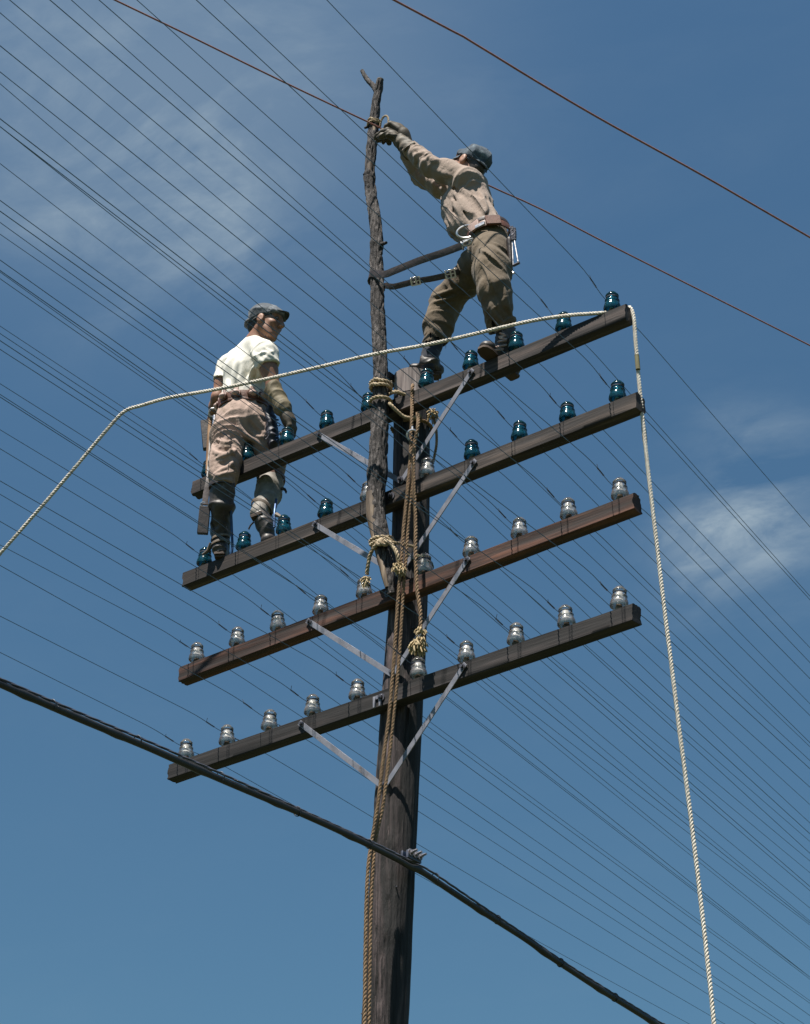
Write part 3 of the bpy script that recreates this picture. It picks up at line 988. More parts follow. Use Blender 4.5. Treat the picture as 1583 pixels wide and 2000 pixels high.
def bark_disp(s, r, seed, amp):
    q = np.stack([np.cos(an)[None] * r[:, None] * 95 + seed, np.sin(an)[None] * r[:, None] * 95, np.repeat(s[:, None] * 26, len(an), 1)], 2)
    n = hashn(q + 0.6 * hashn(q * 0.5 + 3)[..., None])
    rid = 1 - np.abs(2 * n - 1)
    q2 = np.stack([np.cos(an)[None] * 2.0 + 0 * r[:, None], np.sin(an)[None] * 2.0 + 0 * r[:, None], np.repeat(s[:, None] * 5.0, len(an), 1)], 2)
    return -amp * rid ** 3 + 0.35 * amp + 0.007 * (hashn(q2 + seed) - 0.5)
dd = bark_disp(ss, sr, 5.0, 0.0085)
for (k, a0, h, wd) in ((300 / 2.0, 0, 0, 1),):
    pass
def bulge(py, h, w):
    k = np.argmin(np.abs(ss - np.interp(py, [q[1] for q in SAP], s3)))
    return h * np.exp(-((ss - ss[k]) / w) ** 2)
dd += (bulge(345, 0.004, 0.03) + bulge(478, 0.006, 0.02) + bulge(262, 0.004, 0.02) + bulge(925, 0.007, 0.05))[:, None]
part('trunk', tube(sc, sr, SG, disp=dd), M['bark'], sapling)
cut = spline([sp3[0] - nrm(sp3[1] - sp3[0]) * 0.002, sp3[0] + nrm(sp3[0] - sp3[1]) * 0.008], 0.005)
part('cut_end', tube(cut, 0.021, 16), M['bare_wood'], sapling)
sb = spline([at(738, 180, y=YS), at(730, 168, y=YS), at(720, 158, y=YS - 0.01), at(713, 148, y=YS - 0.015), at(707.5, 137.5, y=YS - 0.02)], 0.006)
sbs = np.linspace(0, 1, len(sb))
part('side_branch', tube(sb, 0.020 - 0.009 * sbs, 20, disp=0.003 * (rng.rand(len(sb), 20) - 0.5)), M['bark'], sapling)
for (a, b, r0) in (((721, 247), (712, 250), 0.010), ((748, 476), (755, 474), 0.012), ((716, 338), (711, 341), 0.010)):
    A0, B0 = at(*a, y=YS - 0.01), at(*b, y=YS - 0.025)
    part('twig_stub', tube(np.array([A0 + (A0 - B0) * 0.8, A0, B0]), [r0 * 1.3, r0, r0 * 0.7], 10), M['bark'], sapling)
# bare wood where the bark has been stripped
def patch_mesh(rows, seg, front, lift):
    """a skin of bare wood lying on the branch between two angles"""
    V, F = [], []
    T, N, B = frames(sc)
    for (py, a0, a1) in rows:
        k = int(np.argmin(np.abs(ss - np.interp(py, [q[1] for q in SAP], s3))))
        for j in range(seg):
            t = a0 + (a1 - a0) * j / (seg - 1)
            ref = nrm(CAM - sc[k])
            u = nrm(ref - T[k] * np.dot(ref, T[k]))
            v = nrm(np.cross(T[k], u))
            edge = math.sin(math.pi * j / (seg - 1)) ** 0.5
            V.append(sc[k] + (sr[k] + lift * edge - 0.004 * (1 - edge) + (bulge(925, 0.007, 0.05)[k])) * (math.cos(t) * u + math.sin(t) * v))
    n = len(rows)
    for i in range(n - 1):
        for j in range(seg - 1):
            F.append((i * seg + j, i * seg + j + 1, (i + 1) * seg + j + 1, (i + 1) * seg + j))
    return np.array(V), F
lft = 1.0
T0 = frames(sc)[0]
def prow(y0, y1, n, a0f, a1f):
    return [(y0 + (y1 - y0) * i / (n - 1), a0f(i / (n - 1)), a1f(i / (n - 1))) for i in range(n)]
# which turning sense shows on the left of the picture
k0 = int(np.argmin(np.abs(ss - np.interp(1000, [q[1] for q in SAP], s3))))
u0 = nrm(nrm(CAM - sc[k0]) - T0[k0] * np.dot(nrm(CAM - sc[k0]), T0[k0]))
v0 = nrm(np.cross(T0[k0], u0))
sgnL = -1.0 if np.dot(v0, CM[:, 0]) > 0 else 1.0
part('bare_patch', patch_mesh(prow(968, 1150, 30, lambda t: sgnL * (0.35 - 0.25 * math.sin(t * 9)), lambda t: sgnL * (1.5 + 0.1 * math.sin(t * 7))), 12, u0, 0.006), M['bare_wood'], sapling)
part('bare_patch', patch_mesh(prow(318, 340, 8, lambda t: sgnL * (-0.9 + 0.7 * abs(t - 0.5)), lambda t: sgnL * (0.9 - 0.9 * abs(t - 0.5))), 12, u0, 0.004), M['bare_wood'], sapling)
part('bare_patch', patch_mesh(prow(248, 262, 6, lambda t: sgnL * (-0.6), lambda t: sgnL * (0.6 - 0.4 * t)), 10, u0, 0.004), M['bare_wood'], sapling)

def sap_at(py):
    k = int(np.argmin(np.abs(ss - np.interp(py, [q[1] for q in SAP], s3))))
    return sc[k], sr[k], T0[k]
def wrap(py, dpy, turns, r, extra=0.004, a_start=0.0):
    """rope turns round the branch, from height py to py+dpy"""
    P = []
    n = int(turns * 16)
    for i in range(n + 1):
        t = i / n
        c, rad, T = sap_at(py + dpy * t)
        th = a_start + turns * 2 * np.pi * t
        P.append(c + (rad + r + extra) * np.array([math.cos(th), math.sin(th), 0]))
    return P
# upper lashing: branch to pole at the top crossarm
lash = thing('lashing_rope', 'tan rope wound around the branch and pole at the topmost crossarm', 'rope', sap_at(765)[0], 'ropes tying the branch to the pole')
a0 = R(35)
w1 = wrap(748, 16, 2.2, 0.0105, a_start=a0)
tailA = [at(772, 765, y=-0.075), at(788, 770, y=-0.045), at(800, 774, y=0.0)]
part('turns', rope(w1 + tailA, 0.0105, step=0.006), M['cream_rope'], lash)
w2 = wrap(783, 4, 0.85, 0.0105, a_start=R(110))
tailB = [at(762, 789, y=-0.10), at(776, 803, y=-0.07), at(790, 814, y=-0.03), at(806, 816, y=-0.005), at(822, 812, y=0.01)]
part('lower_turn', rope(w2 + tailB, 0.0105, step=0.006), M['cream_rope'], lash)
cp, rp = pole_at(7.88)
th = np.linspace(R(-75), R(215), 40)
ring = [cp + (rp + 0.012) * np.array([math.cos(t), math.sin(t), 0]) + np.array([0, 0, 0.012 * t / 3]) for t in th]
part('pole_turn', rope(ring, 0.0105, step=0.006), M['manila'], lash)
# ragged knots
def frayed_knot(name, c, size, parent, seed, n=16, m='frayed', down=0.6):
    """a knot in the rope with its untwisted yarns standing out below"""
    rr = np.random.RandomState(seed)
    out = [ball(c, (size * 0.34, size * 0.32, size * 0.34))]
    for k in range(3):
        out.append(torus(c + rr.randn(3) * size * 0.10, nrm(rr.randn(3)), size * 0.27, size * 0.15, 14, 7))
    for k in range(n * 3):
        d = rr.randn(3)
        d[1] -= 0.4
        d[2] -= down * 1.3
        d = nrm(d)
        p = c + d * size * 0.22
        side = nrm(np.cross(d, rr.randn(3)))
        L = size * (0.45 + 0.45 * rr.rand())
        C = spline([p, p + d * L * 0.5 + side * L * 0.12, p + d * L * 0.75 + side * L * 0.30 + np.array([0, 0, -L * 0.30]), p + d * L * 0.80 + side * L * 0.45 + np.array([0, 0, -L * 0.62])], size * 0.13)
        w = np.linspace(0.085, 0.075, len(C)) * (0.8 + 0.5 * rr.rand())
        w[-1] *= 0.6
        out.append(tube(C, w * size, 5))
    return part(name, join(*out), M[m], parent)
kt = at(846, 806, y=0.12)
frayed_knot('knot', kt, 0.045, lash, 3, 12)
part('loose_end', rope([kt, at(852, 835, y=0.12), at(853, 868, y=0.12), at(846, 905, y=0.12)], 0.008, step=0.006), M['manila'], lash)
# lower lashing
lash2 = thing('lashing_rope', 'pale rope with frayed ends tied around the foot of the branch', 'rope', sap_at(1062)[0], 'ropes tying the branch to the pole')
w3 = wrap(1056, 10, 2.1, 0.010, a_start=R(-20))
part('turns', rope(w3, 0.010, step=0.006), M['cream_rope'], lash2)
kc = at(745, 1058, y=YS - 0.06)
part('knot', join(ball(kc, (0.022, 0.018, 0.018)), torus(kc, (0.2, -1, 0.3), 0.020, 0.010), torus(kc + np.array([0.02, 0, -0.01]), (1, -0.6, 0.3), 0.018, 0.010)), M['cream_rope'], lash2)
part('hanging_end', rope([kc, at(735, 1064, y=YS - 0.06), at(724, 1082, y=YS - 0.05), at(719, 1105, y=YS - 0.04), at(717, 1122, y=YS - 0.03)], 0.011, step=0.006), M['cream_rope'], lash2)
frayed_knot('frayed_end', at(715.5, 1131, y=YS - 0.03), 0.040, lash2, 11, 10, down=0.9)
part('hanging_end', rope([kc, at(758, 1058, y=YS - 0.06), at(768, 1067, y=YS - 0.05), at(776, 1082, y=YS - 0.05), at(779, 1096, y=YS - 0.04)], 0.011, step=0.006), M['cream_rope'], lash2)
frayed_knot('frayed_end', at(778, 1106, y=YS - 0.03), 0.040, lash2, 12, 18, down=0.5)
frayed_knot('frayed_end', at(787, 1112, y=YS - 0.03), 0.032, lash2, 14, 14, down=0.6)
part('pole_line', rope([kc, at(765, 1059, y=-0.12), at(790, 1063, y=-0.05), at(806, 1067, y=0.0), at(822, 1066, y=0.03)], 0.0085, step=0.006), M['cream_rope'], lash2)
cp, rp = pole_at(7.02)
th = np.linspace(R(-60), R(150), 30)
part('pole_turn', rope([cp + (rp + 0.014) * np.array([math.cos(t), math.sin(t), 0]) for t in th], 0.016, step=0.008), M['olive_rope'], lash2)

# ------------------------------------------------------------------ the hand line and its hook
hand = thing('hand_line', 'doubled tan hand line hanging from the top crossarm down the left side of the pole', 'rope', at(804, 845, y=-0.08))
yl = lambda py: float(np.interp(py, [740, 800, 900, 1100, 1400, 1640, 1700, 2000], [0.0, -0.075, -0.09, -0.12, -0.13, -0.15, -0.165, -0.17]))
def line(pts, dy=0.0, dx=0):
    return [at(x + dx, y, y=yl(y) + dy) for x, y in pts]
down = line([(716, 1762), (714, 1860), (713, 1940), (712, 2010)])
drop = down[-1] - down[-2]
runout = [down[-1] + drop * 3, down[-1] + drop * 12, np.array([-0.72, -0.5, 0.02])]
part('fall_line', rope([at(807, 752, y=0.02), at(806, 757, y=-0.045)] + line([(805, 775), (805, 810), (803, 850), (802, 890), (797, 950), (789, 1030), (785, 1085), (778, 1170), (770, 1285), (760, 1400), (748, 1490), (738, 1575), (727, 1640), (720, 1690)]) + down + runout, 0.0098, pitch=0.062, step=0.008, off=0.54, rad=0.51), M['manila'], hand)
part('fall_line', rope(line([(807, 862), (806, 900), (800, 960), (794, 1030), (791, 1085), (784, 1170), (777, 1285), (766, 1400), (756, 1490), (745, 1575), (731, 1640), (726, 1690), (722, 1762), (720, 1860), (719, 1940), (718, 2010)], 0.022, 3) + [r_ + np.array([0.03, 0.02, 0]) for r_ in runout], 0.0098, pitch=0.062, step=0.008, off=0.54, rad=0.51), M['manila'], hand)
part('fall_line', rope([at(816, 806, y=-0.05)] + line([(817, 830), (811, 862), (808, 900), (809, 950), (812, 1020), (812, 1085), (815, 1150), (821, 1190), (822, 1228)], -0.006), 0.0104, pitch=0.064, step=0.007, off=0.54, rad=0.51), M['manila'], hand)
frayed_knot('tassel', at(818, 1256, y=-0.13), 0.054, hand, 21, 34, down=0.5)
frayed_knot('tassel_neck', at(822, 1233, y=-0.13), 0.036, hand, 22, 8, down=0.2)
hk = at(806, 850, y=-0.095)
cdir = nrm(CAM - hk)
part('hook', join(torus(hk, cdir, 0.029, 0.0058, 26, 8, x=(1, 0, 0), arc=(-0.6, 3.75)), tube(np.array([hk + np.array([0, 0, 0.03]), hk + np.array([0, 0, 0.055])]), 0.006, 8)), M['steel'], hand)

# ------------------------------------------------------------------ the white rope over the top crossarm
WP = [((-60, 1150), -0.95), ((0, 1082), -0.90), ((60, 1014), -0.85), ((120, 945), -0.80), ((180, 874), -0.75), ((228, 818), -0.71), ((250, 800), -0.69), ((276, 792), -0.67), ((330, 777), -0.63), ((430, 759), -0.57),
      ((540, 736), -0.50), ((640, 713), -0.43), ((735, 691), -0.35), ((830, 674), -0.28), ((920, 654), -0.21), ((1000, 635), -0.15), ((1060, 623), -0.10), ((1110, 616), -0.07), ((1150, 613), -0.05), ((1182, 611), -0.03)]
wp = [at(x, y, y=yy) for (x, y), yy in WP]
zt = arm_z(0, 1.5)
over = [np.array([1.43, 0.012, zt + 0.014]), np.array([1.50, 0.024, zt + 0.0145]), np.array([1.530, 0.029, zt + 0.013])]
dn = [at(1238.5, 622, x=1.551), at(1242, 668, x=1.556), at(1250, 760, x=1.562), at(1259, 850, x=1.568), at(1270, 950, x=1.575), at(1283, 1060, x=1.582), at(1297, 1180, x=1.59), at(1312, 1300, x=1.60), at(1328, 1430, x=1.61), at(1345, 1560, x=1.62), at(1361, 1690, x=1.63), at(1376, 1820, x=1.64), at(1388, 1930, x=1.65), at(1396, 2010, x=1.655)]
v_ = dn[-1] - dn[-2]
dn += [dn[-1] + v_ * 5, np.array([1.9, dn[-1][1] + v_[1] * 14, 0.03])]
w0 = wp[0] - wp[1]
wr = solo('white_rope', rope([np.array([wp[0][0] - 0.7, wp[0][1] - 0.5, 0.03]), wp[0] + w0 * 10] + wp + over + dn, 0.0105, pitch=0.052, step=0.006, off=0.52, rad=0.53), M['white_rope'],
          'white rope draped over the right end of the topmost crossarm and hanging down', 'rope', over[1])
# dark taped marks on the hanging length
for (ya, yb) in ((694, 722), (836, 862)):
    pa, pb = at(np.interp(ya, [622, 668, 760, 850, 950], [1238.5, 1242, 1250, 1259, 1270]), ya, x=1.558), at(np.interp(yb, [622, 668, 760, 850, 950], [1238.5, 1242, 1250, 1259, 1270]), yb, x=1.562 + 0.003)
    part('tape_mark', tube(spline([pa, pb], 0.01), 0.0120, 10), M['olive_rope'], wr)
# ================================================================== modelling soft forms: distance fields turned into one continuous skin
def smin(a, b, k):
    h = np.clip(0.5 + 0.5 * (b - a) / k, 0, 1)
    return b + (a - b) * h - k * h * (1 - h)
class Form:
    def __init__(self, lo, hi, h):
        self.h = h
        self.lo = np.asarray(lo, float)
        n = np.ceil((np.asarray(hi) - self.lo) / h).astype(int) + 1
        self.n = n
        self.F = np.full(tuple(n), 0.08, np.float32)
    def _box(self, lo, hi):
        i0 = np.clip(np.floor((np.asarray(lo) - self.lo) / self.h).astype(int), 0, self.n - 1)
        i1 = np.clip(np.ceil((np.asarray(hi) - self.lo) / self.h).astype(int) + 1, 1, self.n)
        if np.any(i1 <= i0):
            return None, None
        sl = tuple(slice(a, b) for a, b in zip(i0, i1))
        g = [self.lo[k] + self.h * np.arange(i0[k], i1[k]) for k in range(3)]
        return sl, np.stack(np.meshgrid(*g, indexing='ij'), -1).astype(np.float32)
    def _put(self, sl, d, k, sub):
        if sub:
            self.F[sl] = -smin(-self.F[sl], d, k)
        else:
            self.F[sl] = smin(self.F[sl], d, k)
    def cap(self, a, b, ra, rb=None, k=0.02, sub=False, flat=None, n=None, ratio=1.0, cut=None):
        """rounded cone; flat: 0/1/2 end(s) cut square; n, ratio: flattened along n; cut: (point, normal) keeps the near side"""
        a, b = np.asarray(a, float), np.asarray(b, float)
        rb = ra if rb is None else rb
        m = max(ra, rb) + k + 0.035
        sl, P = self._box(np.minimum(a, b) - m, np.maximum(a, b) + m)
        if sl is None:
            return
        Q = P - a.astype(np.float32)
        if n is not None:
            n = nrm(n)
            s = (1.0 / ratio - 1.0)
            Q = Q + (Q @ n.astype(np.float32))[..., None] * (s * n).astype(np.float32)
            ab = (b - a) + np.dot(b - a, n) * s * n
        else:
            ab = b - a
        L2 = max(1e-9, float(np.dot(ab, ab)))
        t0 = (Q @ ab.astype(np.float32)) / L2
        t = np.clip(t0, 0, 1)
        d = np.linalg.norm(Q - t[..., None] * ab.astype(np.float32), axis=-1) - (ra + (rb - ra) * t)
        if n is not None:
            d = d * (0.5 + 0.5 * ratio)
        if flat is not None:
            L = math.sqrt(L2)
            if flat in (1, 2):
                d = np.maximum(d, (t0 - 1) * L)
            if flat in (0, 2):
                d = np.maximum(d, -t0 * L)
        if cut is not None:
            d = np.maximum(d, (P - np.asarray(cut[0], np.float32)) @ nrm(cut[1]).astype(np.float32))
        self._put(sl, d, k, sub)
    def chain(self, pts, rad, **kw):
        for i in range(len(pts) - 1):
            self.cap(pts[i], pts[i + 1], rad[i], rad[i + 1], **kw)
    def ell(self, c, r, ax=None, k=0.02, sub=False, cut=None):
        r = np.broadcast_to(np.asarray(r, float), (3,))
        c = np.asarray(c, float)
        m = r.max() + k + 0.03
        sl, P = self._box(c - m, c + m)
        if sl is None:
            return
        Q = P - c.astype(np.float32)
        if ax is not None:
            Q = Q @ np.asarray(ax, np.float32).T
        q1 = np.linalg.norm(Q / r.astype(np.float32), axis=-1)
        q2 = np.linalg.norm(Q / (r * r).astype(np.float32), axis=-1)
        d = q1 * (q1 - 1) / np.maximum(q2, 1e-6)
        if cut is not None:
            d = np.maximum(d, (P - np.asarray(cut[0], np.float32)) @ nrm(cut[1]).astype(np.float32))
        self._put(sl, d, k, sub)
    def slab(self, p, n, lo=None, hi=None):
        """cut away everything beyond a plane, inside a box"""
        sl, P = self._box(self.lo if lo is None else lo, (self.lo + self.h * self.n) if hi is None else hi)
        if sl is None:
            return
        self.F[sl] = np.maximum(self.F[sl], (P - np.asarray(p, np.float32)) @ nrm(n).astype(np.float32))
    def wrinkle(self, segs, seed=0, band=0.03, gain=1.6):
        """cloth folds: (a, b, amp, along, around, slant) makes folds running round a limb, slanting by slant"""
        idx = np.argwhere(np.abs(self.F) < band)
        P = self.lo + idx * self.h
        D = np.zeros(len(P))
        Wt = np.full(len(P), 1e-6)
        for q, (a, b, amp, al, ar, sl) in enumerate(segs):
            a, b = np.asarray(a, float), np.asarray(b, float)
            T = nrm(b - a)
            N = nrm(np.cross(T, (0.31, 0.17, 0.93) if abs(T[2]) < 0.9 else (1, 0.2, 0)))
            B = np.cross(T, N)
            u = P - a
            t = np.clip(u @ T, 0, np.linalg.norm(b - a))
            w = np.exp(-(np.linalg.norm(u - t[:, None] * T, axis=1) / 0.11) ** 2) ** 2
            x, y, z = u @ N, u @ B, u @ T
            r = np.stack([x / ar, y / ar, (z + sl * x - 0.6 * sl * y) / al], 1) + seed * 9.1 + q * 3.7
            r = r + 0.55 * (hashn(r * 0.6 + 5.0)[:, None] - 0.5)
            f = hashn(r)
            rid = (1 - np.abs(2 * f - 1)) ** 1.7
            fine = hashn(r * 2.1 + 11)
            D += w * amp * (0.75 * rid + 0.25 * fine - 0.42)
            Wt += w
        self.F[tuple(idx.T)] -= (gain * D / Wt).astype(np.float32)
    def hit(self, px, py, t0=None, skip=0.0):
        """the first point of the form along a line of sight (to lay seams and folds on the cloth)"""
        d = ray(px, py)
        cen = self.lo + self.h * self.n / 2
        tc_ = np.dot(cen - CAM, d)
        R_ = np.linalg.norm(self.h * self.n) / 2
        t = np.arange(tc_ - R_, tc_ + R_, self.h * 0.5)
        X = (CAM + t[:, None] * d - self.lo) / self.h
        ok = np.all((X >= 0) & (X < self.n - 1), axis=1)
        i = np.clip(np.round(X).astype(int), 0, self.n - 1)
        v = self.F[tuple(i.T)]
        w = np.where(ok & (v < 0))[0]
        if len(w) == 0:
            w = [int(np.argmin(np.where(ok, v, 9)))]
        return CAM + t[w[0]] * d
    def fold(self, pts, r=0.012, k=0.016, sub=False, depth=0.004, taper=True):
        H = [self.hit(*p) for p in pts]
        C = spline(H, 0.02) if len(H) > 2 else np.array(H)
        n = len(C)
        for i in range(n - 1):
            e0 = math.sin(math.pi * (i + 0.25) / (n - 0.5)) ** 0.5 if taper else 1
            e1 = math.sin(math.pi * (i + 1.0) / (n + 0.1)) ** 0.5 if taper else 1
            v = nrm(C[i] - CAM)
            off = v * (depth - 0.004) if not sub else -v * (depth - 0.001)
            self.cap(C[i] + off, C[i + 1] + off, r * max(0.35, e0), r * max(0.35, e1), k=k, sub=sub)
    def mesh(self, smooth=1):
        F = self.F
        h = self.h
        s = F < 0
        n = self.n
        c = np.zeros(tuple(n - 1), np.int8)
        for dx in (0, 1):
            for dy in (0, 1):
                for dz in (0, 1):
                    c += s[dx:n[0] - 1 + dx, dy:n[1] - 1 + dy, dz:n[2] - 1 + dz]
        cells = np.argwhere((c > 0) & (c < 8))
        ids = np.full(tuple(n - 1), -1, np.int64)
        ids[tuple(cells.T)] = np.arange(len(cells))
        acc = np.zeros((len(cells), 3))
        cnt = np.zeros(len(cells))
        cor = [(x, y, z) for x in (0, 1) for y in (0, 1) for z in (0, 1)]
        for i, p in enumerate(cor):
            for j in range(i + 1, 8):
                q = cor[j]
                if sum(abs(a - b) for a, b in zip(p, q)) != 1:
                    continue
                fa = F[tuple((cells + p).T)]
                fb = F[tuple((cells + q).T)]
                m = (fa < 0) != (fb < 0)
                t = np.where(m, fa / np.where(m, fa - fb, 1), 0)
                acc += m[:, None] * (np.array(p) + t[:, None] * (np.array(q) - np.array(p)))
                cnt += m
        V = self.lo + h * (cells + acc / cnt[:, None])
        Q = []
        for ax in range(3):
            o1, o2 = [k for k in range(3) if k != ax]
            sa = [slice(0, n[k] - 1) for k in range(3)]
            sb_ = list(sa)
            sa[ax] = slice(0, n[ax] - 1)
            sb_[ax] = slice(1, n[ax])
            A_, B_ = s[tuple(sa)], s[tuple(sb_)]
            e = np.argwhere(A_ != B_)
            e = e[(e[:, o1] > 0) & (e[:, o2] > 0)]
            u1 = np.zeros(3, int)
            u1[o1] = 1
            u2 = np.zeros(3, int)
            u2[o2] = 1
            q = np.stack([ids[tuple((e - u1 - u2).T)], ids[tuple((e - u2).T)], ids[tuple(e.T)], ids[tuple((e - u1).T)]], 1)
            flip = A_[tuple(e.T)]
            if ax == 1:
                flip = ~flip
            q[~flip] = q[~flip][:, ::-1]
            Q.append(q)
        Q = np.concatenate(Q)
        Q = Q[np.all(Q >= 0, axis=1)]
        for _ in range(smooth):
            S = np.zeros_like(V)
            C = np.zeros(len(V))
            for a, b in ((0, 1), (1, 2), (2, 3), (3, 0)):
                for i, j in ((a, b), (b, a)):
                    S += np.stack([np.bincount(Q[:, i], V[Q[:, j], k], len(V)) for k in range(3)], 1)
                    C += np.bincount(Q[:, i], minlength=len(V))
            V = 0.5 * V + 0.5 * S / np.maximum(C, 1)[:, None]
        return V, Q.tolist()

def bounds(pts, m):
    P = np.array(pts)
    return P.min(0) - m, P.max(0) + m

def head_axes(fwd, up):
    f = nrm(fwd)
    u = nrm(np.asarray(up, float) - f * np.dot(up, f))
    return np.array([f, np.cross(f, u), u])       # rows: forward, right hand side, up
def add_head(B, c, A, neck):
    L = lambda x, y, z: c + np.array([x, y, z]) @ A
    B.ell(L(-0.012, 0, 0.033), (0.093, 0.072, 0.084), A, k=0.02)
    B.ell(L(0.036, 0, -0.034), (0.056, 0.058, 0.082), A, k=0.03)
    B.ell(L(0.074, 0, -0.098), (0.020, 0.024, 0.016), A, k=0.025)
    for s in (-1, 1):
        B.cap(L(0.0, 0.052 * s, -0.050), L(0.055, 0.034 * s, -0.095), 0.016, 0.014, k=0.03)       # jaw
        B.ell(L(0.066, 0.040 * s, -0.022), (0.020, 0.018, 0.014), A, k=0.025)                       # cheekbone
        B.cap(L(0.086, 0.012 * s, 0.036), L(0.072, 0.048 * s, 0.034), 0.010, 0.008, k=0.015)        # brow
        B.ell(L(0.096, 0.031 * s, 0.012), (0.020, 0.020, 0.013), A, k=0.012, sub=True)              # eye socket
        B.ell(L(-0.004, 0.076 * s, -0.012), (0.024, 0.011, 0.034), A, k=0.008)                      # ear
        B.ell(L(0.002, 0.089 * s, -0.010), (0.012, 0.006, 0.018), A, k=0.006, sub=True)
    B.cap(L(0.092, 0, 0.022), L(0.116, 0, -0.022), 0.008, 0.013, k=0.014)                           # nose
    B.cap(L(0.104, -0.012, -0.028), L(0.104, 0.012, -0.028), 0.009, k=0.010)
    B.cap(L(0.088, -0.020, -0.056), L(0.088, 0.020, -0.056), 0.008, k=0.008)                        # lips
    B.cap(L(0.086, -0.017, -0.068), L(0.086, 0.017, -0.068), 0.009, k=0.008)
    B.cap(L(0.100, -0.022, -0.0615), L(0.100, 0.022, -0.0615), 0.004, k=0.004, sub=True)
    B.cap(L(-0.020, 0, -0.055), neck, 0.054, 0.062, k=0.03)
    return L
def add_eyes(parent, L, A):
    for s in (-1, 1):
        part('eye', ball(L(0.079, 0.031 * s, 0.012), 0.012, A), M['eye'], parent)
def hand_form(H, wrist, palm, knuck_dir, back, spread, curl, lens=(0.078, 0.086, 0.080, 0.064), thumb_side=1, s=1.0, r=0.0115, thumb_curl=0.6, k=0.006):
    """palm and five separate bent fingers. knuck_dir: wrist->knuckles, back: out of the back of the hand"""
    T = nrm(knuck_dir)
    Bk = nrm(np.asarray(back, float) - T * np.dot(back, T))
    Sd = np.cross(T, Bk) * thumb_side                 # towards the thumb
    H.cap(wrist, palm, 0.030 * s, 0.036 * s, k=0.02, n=Bk, ratio=0.72)
    for j in range(4):
        o = (1.5 - j) * 0.0205 * s
        kb = palm + T * 0.036 * s + Sd * o + Bk * 0.004
        H.cap(palm - T * 0.02 + Sd * o * 0.8, kb, 0.017 * s, r * 1.12 * s, k=0.012)
        ang_ = curl * (1 + 0.10 * (j - 1.5))
        p = kb
        a = 0.25 * ang_
        for seg, fr in ((0, 0.46), (1, 0.32), (2, 0.22)):
            a += ang_ * (0.55, 0.62, 0.45)[seg]
            dvec = T * math.cos(a) - Bk * math.sin(a) + Sd * spread * (1.5 - j) * 0.12
            q = p + nrm(dvec) * lens[j] * s * fr
            H.cap(p, q, r * (1.0 - 0.07 * seg) * s, r * (0.95 - 0.08 * seg) * s, k=k)
            p = q
    b0 = palm - T * 0.030 * s + Sd * 0.024 * s
    b1 = b0 + nrm(T * 0.55 + Sd * 0.75 - Bk * 0.25) * 0.042 * s
    b2 = b1 + nrm(T * 0.85 + Sd * (0.35 - 0.5 * thumb_curl) - Bk * (0.3 + 0.7 * thumb_curl)) * 0.032 * s
    b3 = b2 + nrm(T * 0.75 - Sd * 0.3 * thumb_curl - Bk * thumb_curl) * 0.024 * s
    H.chain([b0, b1, b2, b3], [0.019 * s, 0.0135 * s, 0.0125 * s, 0.0105 * s], k=k)
def cap_hat(parent, c, A, mcrown, mband, brim_len=0.075, brim_tilt=0.12, back=0.0, crown_h=0.068, seed=0, slouch=0.02, size=0.95):
    """soft workman's cap: full crown, band, stitched peak"""
    L = lambda x, y, z: c + size * np.array([x, y, z]) @ A
    lo, hi = bounds([c], 0.21)
    C = Form(lo, hi, 0.0045)
    C.ell(L(-0.015, 0, 0.040), (0.101, 0.081, crown_h + 0.010), A, k=0.01)
    C.ell(L(-0.045, 0, 0.050), (0.074, 0.079, crown_h - 0.014 + slouch), A, k=0.03)
    C.cap(L(-0.075, 0, 0.005 - back), L(0.05, 0, 0.046), 0.061 + back * 0.2, 0.063, k=0.02, n=A[2], ratio=0.6)
    # panel seams
    for s in (-1, 0, 1):
        C.cap(L(0.075, 0.045 * s, 0.085 + crown_h * 0.42), L(-0.10, 0.05 * s, 0.085 + crown_h * 0.40), 0.010, k=0.010, sub=True)
    C.wrinkle([(L(-0.1, 0, 0.06), L(0.1, 0, 0.06), 0.010, 0.05, 0.06, 0.4)], seed)
    plane_n = -A[2] + 0.30 * A[0]
    C.slab(L(0.045, 0, 0.026), plane_n)
    # hollow
    C.ell(L(-0.013, 0, 0.030), (0.090, 0.070, 0.080), A, k=0.004, sub=True)
    crown = part('crown', C.mesh(1), mcrown, parent)
    # peak
    V, F = [], []
    nu, nv = 22, 9
    for lay in (0, 1):
        for i in range(nu):
            th = R(-68) + R(136) * i / (nu - 1)
            for j in range(nv):
                t = j / (nv - 1)
                rx = 0.086 + (brim_len * math.cos(th * 0.78) ** 0.8) * t
                ry = 0.074 + 0.012 * t
                x, y = rx * math.cos(th), ry * math.sin(th) * 1.05
                z = 0.030 - 0.20 * abs(y) * (0.5 + t) - brim_tilt * t * brim_len * 3.0 + 0.010 * math.sin(t * 3)
                V.append(L(x - 0.008, y, z - 0.004 * lay))
    o = nu * nv
    for i in range(nu - 1):
        for j in range(nv - 1):
            a = i * nv + j
            F.append((a, a + nv, a + nv + 1, a + 1))
            F.append((o + a, o + a + 1, o + a + nv + 1, o + a + nv))
    for i in range(nu - 1):
        a = i * nv + nv - 1
        F.append((a, a + nv, o + a + nv, o + a))
    for j in range(nv - 1):
        F.append((j, j + 1, o + j + 1, o + j))
        a = (nu - 1) * nv + j
        F.append((a + 1, a, o + a, o + a + 1))
    part('peak', (np.array(V), F), mband, parent)
    t = np.linspace(0, 2 * np.pi, 41)
    rr = np.stack([L(-0.013 + 0.098 * math.cos(u), 0.078 * math.sin(u), 0.030 + 0.30 * (0.101 * math.cos(u) - 0.06)) for u in t])
    part('band', ribbon(rr, 0.030, 0.004, A[2], 0.012), mband, parent)
    return crown
